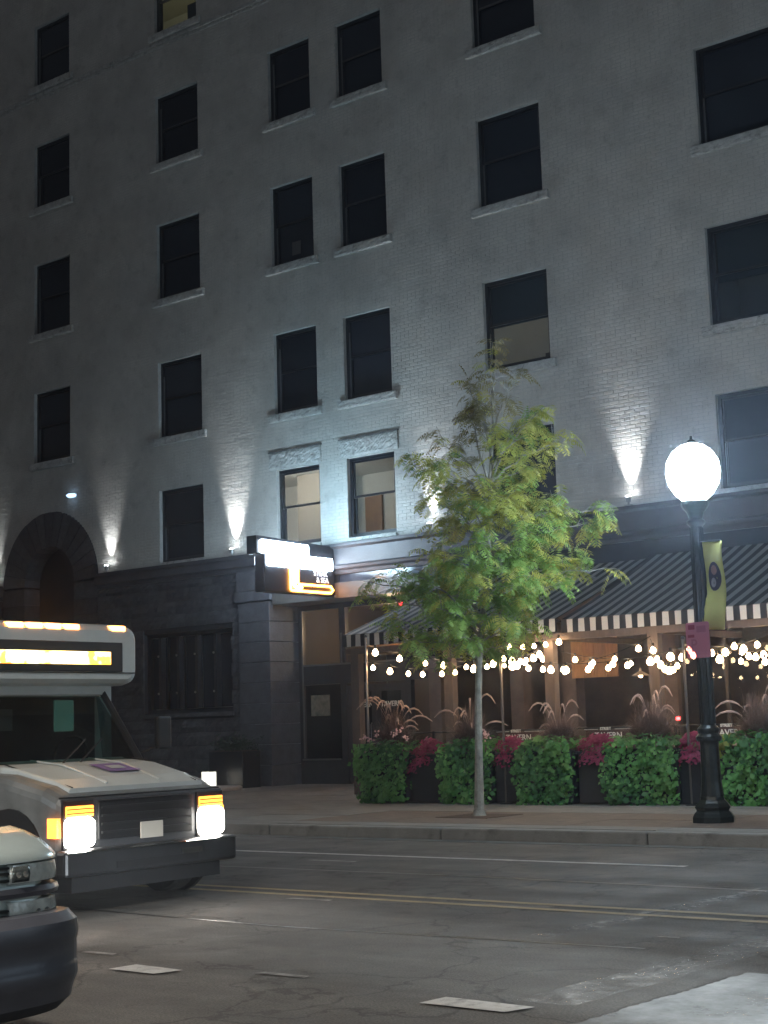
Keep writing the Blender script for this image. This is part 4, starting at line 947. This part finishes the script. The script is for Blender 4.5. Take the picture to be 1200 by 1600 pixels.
# patio tables with chairs
def table(x, y, label):
    t = thing('patio_table', label, 'table', (x, y, SW), random.uniform(-.2, .2), 'patio tables')
    MB().box(-.35, .35, -.35, .35, .71, .74).obj('table_top', mat('table_wood', (.16, .09, .05), .5, var=.2), t, bevel=.006)
    MB().tube([(0, 0, .03), (0, 0, .71)], .03, 8).obj('pedestal', rm, t); MB().lathe([(.24, 0), (.24, .02), (.04, .04)], 0, 0, 16).obj('foot', rm, t)
def chair(x, y, rz, label):
    t = thing('patio_chair', label, 'chair', (x, y, SW), rz, 'patio chairs')
    cm = mat('cream_chair', (.42, .34, .25), .5)
    MB().box(-.21, .21, -.21, .21, .43, .46).obj('seat', cm, t, bevel=.01); MB().box(-.2, .2, .2, .225, .62, .9).obj('backrest', cm, t, bevel=.01)
    for sx in (-.18, .18):
        MB().tube([(sx, -.18, 0), (sx, -.17, .43)], .013, 6).obj('leg', rm, t); MB().tube([(sx, .2, 0), (sx, .19, .45), (sx, .23, .88)], .013, 6).obj('leg', rm, t)
table(-13.9, 24.9, 'small square table left of the lit patio bay'); table(-11.7, 24.8, 'small square table behind the street lamp'); table(-17.6, 24.9, 'small square table near the entrance end of the patio')
for (x, y, rz, lb) in ((-13.9, 24.3, R(180), 'cream chair on the street side of the left table'), (-13.9, 25.5, 0, 'cream chair on the wall side of the left table'), (-11.7, 24.2, R(180), 'cream chair on the street side of the table behind the lamp'), (-11.1, 24.8, R(-90), 'cream chair right of the table behind the lamp'), (-17.6, 24.3, R(180), 'cream chair near the entrance end of the patio')): chair(x, y, rz, lb)

# dark planter with shrub by the pilaster, white lanterns and a pale disc
t = thing('entrance_planter', 'dark planter box against the pilaster beside the tavern entrance', 'planter', (-25.55, 26.2, SW))
MB().box(-.55, .55, -.3, .3, 0, .85).obj('box', black_pl, t, bevel=.01); MB().box(-.5, .5, -.25, .25, .84, .865).obj('soil', mat('pit_soil'), t)
mb = MB(); rv = random.Random(9)
for k_ in range(700): mb.add([], []); leaf(mb, (rv.gauss(0, .3), rv.gauss(0, .15), 1.0+rv.gauss(0, .1)), (rv.uniform(-1, 1), -1, 1), .05, rv)
inst('dark_shrub', mb.mesh('dark_shrub', [leafmat('dark_shrub_leaf', (.02, .035, .02), (.04, .06, .03))]), (-25.55, 26.2, SW), None, label='dark low shrub growing in the planter by the entrance', category='plant')
lw = mat('white_lantern', (.8, .8, .72), .5, emit=(1, .97, .85), estr=.9)
for k, (x, w, lb) in enumerate(((-25.75, .17, 'wider of two small glowing white lanterns by the planter'), (-25.53, .12, 'narrower of two small glowing white lanterns by the planter'))):
    t = thing('white_lantern', lb, 'lantern', (x, 25.45, SW)); MB().box(-w/2, w/2, -.06, .06, .03, .40).obj('shade', lw, t, bevel=.008)
    MB().box(-w/2-.01, w/2+.01, -.07, .07, 0, .028).obj('base', black_pl, t); MB().box(-w/2-.005, w/2+.005, -.065, .065, .402, .415).obj('lid', black_pl, t)
MB().lathe([(.52, 0), (.54, .03), (.54, .07), (.5, .09)], 0, 0, 32).obj('round_plinth', mat('pale_concrete', (.42, .37, .34), .7, var=.1), label='low round pale plinth on the sidewalk near the lanterns', category='plinth'); COL.objects[-1].location = (-24.9, 25.0, SW)

# ================================================================== SHUTTLE BUS
bus = thing('shuttle_bus', 'white cutaway shuttle bus with amber roof lamps and a glowing orange destination sign', 'bus', (-10.15, 9.28, 0))
bw = mat('bus_white', (.52, .56, .55), .28, var=.08, nscale=2, spec=.5); blk = mat('black_plastic', (.012, .012, .013), .45); chrome = mat('chrome', (.5, .5, .5), .15, 1)
tint = glass('windshield_glass', (.45, .6, .56), .02, .55)
tyre_m = mat('tyre', (.012, .012, .012), .8, bump=.3); rim_m = mat('rim', (.35, .35, .35), .3, .8)
def loft(secs, mats, nm, parent, mi=None, **k):
    """secs: list of (x, [(y,z)...]) rings"""
    n_ = len(secs[0][1]); mb_ = MB(); vs = [(x, y, z) for x, ring in secs for y, z in ring]
    fs = [(i*n_+j, i*n_+(j+1) % n_, (i+1)*n_+(j+1) % n_, (i+1)*n_+j) for i in range(len(secs)-1) for j in range(n_)]
    fs += [tuple(range(n_)), tuple(range((len(secs)-1)*n_, len(secs)*n_))[::-1]]
    mb_.add(vs, fs); return mb_.obj(nm, mats, parent, **k)
def ring(hw, z0, z1, r_=.06, n=4, rb=None):
    rb = r_ if rb is None else rb; o_ = []
    for (cy, cz, a0, q) in ((hw-r_, z1-r_, 0, r_), (-hw+r_, z1-r_, 90, r_), (-hw+rb, z0+rb, 180, rb), (hw-rb, z0+rb, 270, rb)):
        for k in range(n+1): a = R(a0+90*k/n); o_.append((cy+q*math.cos(a), cz+q*math.sin(a)))
    return o_
# nose: grille block, hood
loft([(-1.55, ring(.97, .38, 1.18, .10)), (-.7, ring(.97, .38, 1.14, .12)), (-.22, ring(.96, .38, 1.04, .12)), (-.06, ring(.94, .40, .97, .12)), (0, ring(.90, .44, .92, .10))], mat('bus_shaded_grey', (.16, .165, .16), .4, var=.3, nscale=3), 'cab_body', bus, smooth=False, bevel=.01)  # white cab coloured grey; the shade of its unlit side is in the colour
loft([(-1.2, ring(.84, 1.10, 1.235, .04)), (-.75, ring(.83, 1.04, 1.19, .04)), (-.3, ring(.80, .95, 1.09, .04)), (-.08, ring(.77, .93, 1.01, .03))], bw, 'hood', bus, bevel=.008)
MB().add([(-.72, -.02, 1.196), (-.42, -.02, 1.133), (-.42, .36, 1.133), (-.72, .36, 1.196)], [(0, 1, 2, 3)]).obj('hood_emblem', mat('purple_print', (.20, .13, .34), .5, var=.2, nscale=8), bus)
MB().add([(-.63, .08, 1.181), (-.51, .08, 1.156), (-.51, .26, 1.156), (-.63, .26, 1.181)], [(0, 1, 2, 3)]).obj('emblem_centre', bw, bus)
MB().box(.0, .012, -.93, .93, .50, .935).obj('front_panel', mat('front_grey', (.05, .052, .056), .45), bus, bevel=.005)
MB().box(.012, .03, -.55, .55, .58, .90).obj('grille', blk, bus, bevel=.01)
for z in (.63, .70, .77, .84): MB().box(.03, .045, -.52, .52, z, z+.018).obj('grille_bar', mat('grille_bar', (.05, .05, .05), .35, .6), bus)
MB().box(.0, .14, -1.0, 1.0, .30, .52).obj('bumper', mat('bumper_grey', (.035, .036, .038), .35, .4, var=.2), bus, bevel=.03)
MB().box(.045, .06, -.1, .16, .56, .70).obj('licence_plate', mat('plate_cream', (.55, .50, .43), .5), bus, bevel=.004)
hl = mat('headlight_on', (1, 1, 1), emit=(1.0, .95, .86), estr=18); amb = mat('amber_on', (1, .4, .05), emit=(1.0, .25, .03), estr=3)
ambs = mat('amber_bright', (1, .5, .1), emit=(1.0, .33, .07), estr=9)
for s_ in (-1, 1):
    y0, y1 = sorted((s_*.60, s_*.93))
    MB().box(.0, .03, y0, y1, .52, .92).obj('lamp_bezel', blk, bus, bevel=.006)
    MB().box(-.03, .09, y0+.005, y1-.005, .53, .78).obj('headlight', hl, bus, bevel=.06, seg=4)
    MB().box(.03, .055, y0+.02, y1-.02, .785, .875).obj('turn_lamp', amb, bus, bevel=.008)
    for z in (.81, .845): MB().box(.055, .06, y0+.02, y1-.02, z, z+.008).obj('lens_rib', blk, bus)
    ya, yb = sorted((s_*.935, s_*.975)); MB().box(-.12, -.0, ya, yb, .62, .78).obj('side_marker', amb, bus)
    lamp('bus_beam', 'SPOT', (-10.0, 9.28+s_*.76, .66), 22, (1, .97, .9), .05, target=(0, 9.28+s_*.8-1.0, -.3), spot=70, blend=.9)
MB().box(.14, .15, .3, .55, .40, .45).obj('fog_lamp', chrome, bus)
# windshield and A pillars
z0, z1 = 1.19, 1.86
MB().add([(-1.02, -.84, z0), (-1.02, .84, z0), (-1.50, .76, z1), (-1.50, -.76, z1)], [(0, 1, 2, 3)]).obj('windshield', tint, bus)
for s_ in (-1, 1): MB().tube([(-.98, s_*.88, 1.16), (-1.48, s_*.80, 1.88)], .035, 6).obj('windshield_pillar', blk, bus)
MB().tube([(-1.0, -.86, 1.185), (-1.0, .86, 1.185)], .022, 6).obj('cowl', blk, bus)
for s_ in (-1, 1): MB().tube([(-.98, s_*.1, 1.21), (-1.16, s_*.1+.42, 1.42)], .008, 5).obj('wiper', blk, bus)
MB().add([(-1.02, -.97, 1.17), (-1.5, -.88, 1.86), (-1.9, -.88, 1.86), (-1.9, -.97, 1.17)], [(0, 1, 2, 3)]).obj('side_window', tint, bus)
MB().add([(-1.02, .97, 1.17), (-1.5, .88, 1.86), (-1.9, .88, 1.86), (-1.9, .97, 1.17)], [(0, 1, 2, 3)]).obj('side_window', tint, bus)
teal = mat('teal_visor', (.18, .38, .33), .6, emit=(.3, .6, .52), estr=.12)  # visor is no lamp; a faint glow is put into its material
MB().box(-1.58, -1.56, .28, .52, 1.50, 1.80).obj('sun_visor', teal, bus, bevel=.01); MB().box(-1.60, -1.58, -.42, -.2, 1.52, 1.72).obj('sun_visor', mat('grey_visor', (.2, .2, .2), .7), bus)
for y in (-.42, .42): MB().box(-2.2, -2.05, y-.24, y+.24, .9, 1.55).obj('seat_back', mat('seat_grey', (.06, .07, .07), .8), bus, bevel=.04)
MB().tube([(-1.5+.06*math.sin(a), .42+.19*math.cos(a), 1.28+.17*math.sin(a)) for a in np.linspace(0, 2*math.pi, 17)], .014, 6).obj('steering_wheel', blk, bus)
# coach body and cap
loft([(-7.6, ring(1.12, .42, 2.50, .12)), (-1.72, ring(1.12, .42, 2.50, .12)), (-1.66, ring(1.08, .5, 2.46, .12))], bw, 'coach_body', bus)
MB().box(-1.655, -1.645, -.85, .85, .95, 1.86).obj('cab_void', blk, bus)
def capring(hw, z0_, z1_, r_): return ring(hw, z0_, z1_, r_, 6)
loft([(-1.9, capring(1.10, 1.93, 2.55, .14)), (-1.40, capring(1.10, 1.93, 2.53, .14)), (-1.30, capring(1.08, 1.95, 2.50, .13)), (-1.25, capring(1.03, 1.99, 2.46, .12))], bw, 'roof_cap', bus, smooth=False)
loft([(-1.9, capring(.92, 1.83, 1.95, .04)), (-1.50, capring(.90, 1.83, 1.95, .04)), (-1.44, capring(.88, 1.85, 1.93, .03))], bw, 'cap_ledge', bus)
MB().box(-1.25, -1.235, -.92, .86, 2.06, 2.345).obj('sign_bezel', blk, bus, bevel=.008)
led = bpy.data.materials.new('orange_led'); led.use_nodes = True; t = led.node_tree; b = t.nodes['Principled BSDF']; b.inputs['Base Color'].default_value = (.1, .05, 0, 1)
tc = t.nodes.new('ShaderNodeTexCoord'); nz = t.nodes.new('ShaderNodeTexNoise'); nz.inputs['Scale'].default_value = 6; t.links.new(tc.outputs['Object'], nz.inputs[0])
rp = t.nodes.new('ShaderNodeValToRGB'); rp.color_ramp.elements[0].color = (1, .40, .03, 1); rp.color_ramp.elements[1].color = (1, .72, .30, 1); rp.color_ramp.elements[0].position = .42; rp.color_ramp.elements[1].position = .5
t.links.new(nz.outputs[0], rp.inputs[0]); t.links.new(rp.outputs[0], b.inputs['Emission Color']); b.inputs['Emission Strength'].default_value = 5
MB().box(-1.234, -1.228, -.80, .70, 2.13, 2.25).obj('destination_sign', led, bus)
for k, y in enumerate((-.95, -.42, -.2, .02, .24, .82)):
    MB().box(-1.34, -1.24, y-.09, y+.09, 2.455, 2.51).obj('marker_lamp', ambs, bus, bevel=.015)
lamp('marker_glow', 'POINT', (-11.45, 9.2, 2.66), 3, (1, .35, .1), .1)
MB().tube([(-.10, -.72, 1.022), (-.9, -.80, 1.222), (-1.15, -.80, 1.24)], .006, 5).obj('hood_seam', blk, bus)
MB().tube([(-.10, .72, 1.022), (-.9, .80, 1.222), (-1.15, .80, 1.24)], .006, 5).obj('hood_seam', blk, bus)
for y in (-.3, .32): MB().tube([(-.15, y, 1.045), (-.7, y*1.1, 1.2), (-1.15, y*1.1, 1.243)], .010, 6).obj('hood_crease', bw, bus)
MB().tube([(-.02, -.93, .945), (-.02, .93, .945)], .008, 6).obj('hood_lip', chrome, bus)
MB().tube([(.032, -.56, .905), (.032, .56, .905)], .007, 6).obj('grille_trim', chrome, bus)
MB().tube([(.142, -.98, .50), (.142, .98, .50)], .008, 6).obj('bumper_edge', chrome, bus)
MB().box(-.25, .05, -.86, .86, .17, .32).obj('air_dam', blk, bus)
MB().box(.142, .147, -.45, .5, .345, .40).obj('bumper_slot', blk, bus)
MB().tube([(-1.24, -1.03, 2.05), (-1.24, 1.03, 2.05)], .005, 5).obj('cap_seam', blk, bus)
# wheels
def wheel(parent, x, y, r_, w):
    wn = MB().lathe([(r_*.62, -w/2), (r_*.94, -w/2), (r_, -w*.35), (r_, w*.35), (r_*.94, w/2), (r_*.62, w/2)], 0, 0, 28).obj('tyre', tyre_m, parent)
    wn.location = (x, y, r_); wn.rotation_euler = (R(90), 0, 0)
    rm_ = MB().lathe([(r_*.6, -w/2+.02), (r_*.6, w/2-.02), (r_*.3, w/2-.06), (r_*.12, w/2-.02)], 0, 0, 20).obj('rim', rim_m, wn)
for s_ in (-1, 1): wheel(bus, -.62, s_*.83, .36, .22); wheel(bus, -5.9, s_*.92, .36, .3)
# wheel arches dark
for s_ in (-1, 1): MB().lathe([(.44, -.02), (.44, .02)], 0, 0, 24).obj('wheel_arch', blk, bus); COL.objects[-1].location = (-.62, s_*.965, .42); COL.objects[-1].rotation_euler = (R(90), 0, 0)
for s_ in (-1, 1):
    MB().tube([(-1.2, s_*.98, 1.25), (-1.05, s_*1.22, 1.35)], .015, 5).obj('mirror_arm', blk, bus); MB().box(-1.1, -1.03, s_*1.22-.09, s_*1.22+.09, 1.3, 1.62).obj('mirror', blk, bus, bevel=.02)
for k in range(4): MB().box(-6.9+k*1.25, -5.8+k*1.25, -1.126, -1.118, 1.25, 2.05).obj('side_window', dark_glass, bus)
MB().box(-7.5, -1.8, -1.124, -1.119, .9, 1.0).obj('side_stripe', mat('purple_print'), bus)

# ================================================================== SUV at lower left
suv = thing('silver_suv', 'pale silver sport utility vehicle nosing in at the lower left corner', 'car', (-5.62, 3.72, 0))
sp_ = mat('silver_paint', (.50, .56, .53), .22, .35, var=.03, nscale=20, spec=.6); dk = mat('dark_bumper', (.085, .086, .10), .38, .2, var=.15, nscale=4)
gp = mat('gunmetal', (.10, .10, .115), .3, .5)
def R2(hw, z0_, z1_, r_, rb): return ring(hw, z0_, z1_, r_, 5, rb)
loft([(-4.6, R2(.93, .40, 1.06, .14, .05)), (-2.0, R2(.95, .36, 1.12, .16, .05)), (-1.3, R2(.955, .36, 1.115, .2, .05)), (-.8, R2(.955, .36, 1.09, .24, .05)), (-.45, R2(.95, .36, 1.06, .25, .05)), (-.25, R2(.945, .36, 1.03, .23, .05)), (-.14, R2(.90, .38, .99, .20, .05)), (-.06, R2(.84, .40, .945, .15, .05)), (-.03, R2(.78, .42, .915, .10, .05))], sp_, 'body', suv, smooth=True)
MB().tube([(-.3, -.55, 1.045), (-1.2, -.62, 1.115), (-1.7, -.66, 1.12)], .006, 5).obj('hood_seam', blk, suv)
MB().tube([(-.3, .55, 1.045), (-1.2, .62, 1.115), (-1.7, .66, 1.12)], .006, 5).obj('hood_seam', blk, suv)
loft([(-4.5, ring(.80, 1.0, 1.62, .12)), (-2.5, ring(.80, 1.0, 1.66, .12)), (-1.75, ring(.74, 1.0, 1.12, .05))], dark_glass, 'cabin_glass', suv)
loft([(-4.4, ring(.74, 1.60, 1.70, .04)), (-2.55, ring(.72, 1.62, 1.69, .03))], sp_, 'roof', suv)
# front face : curved panels that wrap round the corners
def xf(y): return -.15*(abs(y)/1.0)**8
def fpanel(nm, y0, y1, prof, m_, thick=.03, n_=28, **k):
    mb_ = MB(); vs = []; fs = []; q = len(prof)
    for i in range(n_+1):
        y = y0+(y1-y0)*i/n_
        for (dx, z) in prof: vs.append((xf(y)+dx, y, z))
    for i in range(n_):
        for j in range(q-1): fs.append((i*q+j, (i+1)*q+j, (i+1)*q+j+1, i*q+j+1))
    mb_.add(vs, fs); o = mb_.obj(nm, m_, suv, smooth=True); so = o.modifiers.new('s', 'SOLIDIFY'); so.thickness = thick; so.offset = -1
    return o
fpanel('nose_panel', -.93, .93, [(-.05, .90), (-.045, .80), (-.05, .60)], blk, .008)
fpanel('hood_lip', -.955, .955, [(-.34, 1.030), (-.22, 1.008), (-.12, .978), (-.05, .942), (-.012, .916), (-.008, .906), (-.03, .903)], sp_, .01, 40)
for z in (.62, .655, .69, .82, .85, .875): fpanel('grille_bar', -.62, .62, [(-.012, z), (-.002, z+.004), (-.002, z+.010), (-.012, z+.014)], mat('grille_bar'), .008, 10)
fpanel('chrome_bar', -.965, .965, [(-.03, .742), (.012, .750), (.022, .77), (.012, .792), (-.03, .80)], gp, .02)
lens = mat('lamp_lens', (.50, .52, .48), .12, 0, var=.3, nscale=10, bump=.5, bscale=22, spec=.9)
for s_ in (-1, 1):
    y0, y1 = sorted((s_*.62, s_*.955))
    fpanel('headlight', y0, y1, [(-.03, .806), (.0, .812), (.008, .85), (-.004, .892), (-.03, .90)], lens, .02, 14)
    fpanel('lower_lamp', y0, y1, [(-.03, .642), (.0, .648), (.008, .69), (-.002, .730), (-.03, .738)], lens, .02, 14)
    ya, yb = sorted((s_*.63, s_*.73)); fpanel('high_beam', ya, yb, [(.006, .818), (.013, .85), (.004, .886)], mat('dim_reflector', (.20, .22, .21), .15, .7), .004, 6)
    for yy in (.66, .70, .78, .84):
        zc = .85 if yy < .74 else .68
        o = MB().lathe([(.001, -.004), (.014, -.002), (.014, .002), (.001, .006)], 0, 0, 10).obj('reflector', mat('bright_reflector', (.85, .85, .8), .1, .9), suv); o.location = (xf(yy)+.016, s_*yy, zc); o.rotation_euler = (0, R(90), 0)
MB().box(.008, .02, -.08, .08, .735, .81).obj('badge', chrome, suv, bevel=.01)
bo = .10
fpanel('bumper', -.965, .965, [(-.12+bo, .640), (-.03+bo, .636), (-.005+bo, .615), (.0+bo, .585), (-.006+bo, .562), (-.012+bo, .55), (-.012+bo, .44), (-.006+bo, .43), (-.004+bo, .405), (-.014+bo, .385), (-.03+bo, .36), (-.045+bo, .31), (-.10+bo, .27), (-.2+bo, .255)], dk, .04, 40)
fpanel('bumper_strip', -.94, .94, [(-.002+bo, .570), (.010+bo, .576), (.010+bo, .588), (-.002+bo, .596)], gp, .006, 40)
fpanel('bumper_crease', -.93, .93, [(-.014+bo, .412), (.003+bo, .418), (.003+bo, .424), (-.010+bo, .43)], gp, .004, 40)
fpanel('air_intake', -.60, .60, [(-.004+bo, .395), (-.022+bo, .36), (-.036+bo, .315)], blk, .01, 12)
MB().box(-.2, bo-.12, -.84, .84, .26, .63).obj('bumper_beam', blk, suv)
for s_ in (-1, 1): ya, yb = sorted((s_*.68, s_*.84)); fpanel('fog_lamp', ya, yb, [(-.002+bo, .385), (-.014+bo, .355), (-.026+bo, .33)], lens, .01, 6)
for s_ in (-1, 1): wheel(suv, -.85, s_*.84, .37, .24); wheel(suv, -3.7, s_*.84, .37, .24)
MB().box(-4.4, -.2, -.85, .85, .22, .40).obj('underbody', blk, suv)

# far-left twig of another street tree
t2 = thing('street_tree', 'twig of another street tree poking in at the left edge beside the arch', 'tree', (-24.6, 17.6, SW))
mb = MB(); mb.tube([(0, 0, 0), (0, 0, 2.2), (.15, .1, 3.6), (.1, .1, 5.0)], [.07, .05, .03, .01], 8)
cm_ = MB()
for k in range(40):
    z = rg.uniform(2.6, 4.9); a = rg.uniform(0, 6.28); L = rg.uniform(.4, .95)*(1.2 if z < 4 else .7); e = Vector((math.cos(a)*L, math.sin(a)*L, z+.1)); s0 = Vector((.1, .1, z-.1)); mb.tube([s0, s0.lerp(e, .5)+Vector((0, 0, .08)), e], [.01, .007, .004], 4)
    for q in range(9): frond(s0.lerp(e, rg.uniform(.4, 1)), Vector((rg.uniform(-1, 1), rg.uniform(-1, 1), rg.uniform(-.3, .4))), rg.uniform(.2, .33), cm_)
mb.obj('trunk', bark, t2); cm_.obj('crown', lm[2], t2)
# headlight pool from an unseen car at the right; spot added alone
lamp('car_beam', 'SPOT', (2.2, 5.9, .75), 8000, (.88, .96, 1), .06, target=(-3.0, 7.2, 0), spot=18, blend=1.0)

# ================================================================== HAZE (added, stands in for lens glare round the lamps)
HAZE = .002
if HAZE:
    hm = bpy.data.materials.new('glare_haze'); hm.use_nodes = True; t = hm.node_tree; t.nodes.clear()
    o_ = t.nodes.new('ShaderNodeOutputMaterial'); v = t.nodes.new('ShaderNodeVolumePrincipled'); v.inputs['Color'].default_value = (.72, .82, 1, 1); v.inputs['Density'].default_value = HAZE; v.inputs['Anisotropy'].default_value = .85
    t.links.new(v.outputs[0], o_.inputs['Volume'])
    MB().box(-92, 62, -62, 62, -1.3, 28.5).obj('glare_haze', hm, kind='stuff')

for M_ in bpy.data.materials:
    if M_.name in ('warm_bulb', 'hot_lens', 'lit_letters', 'headlight_on', 'orange_neon', 'yellow_neon', 'mast_lens'): M_.cycles.emission_sampling = 'FRONT'
    if M_.name in ('hot_lens', 'downlight', 'lamp_glow', 'small_lit_letters', 'white_lettering', 'teal_visor', 'mast_lens', 'blue_glow', 'white_lantern', 'amber_on'): M_.cycles.emission_sampling = 'NONE'
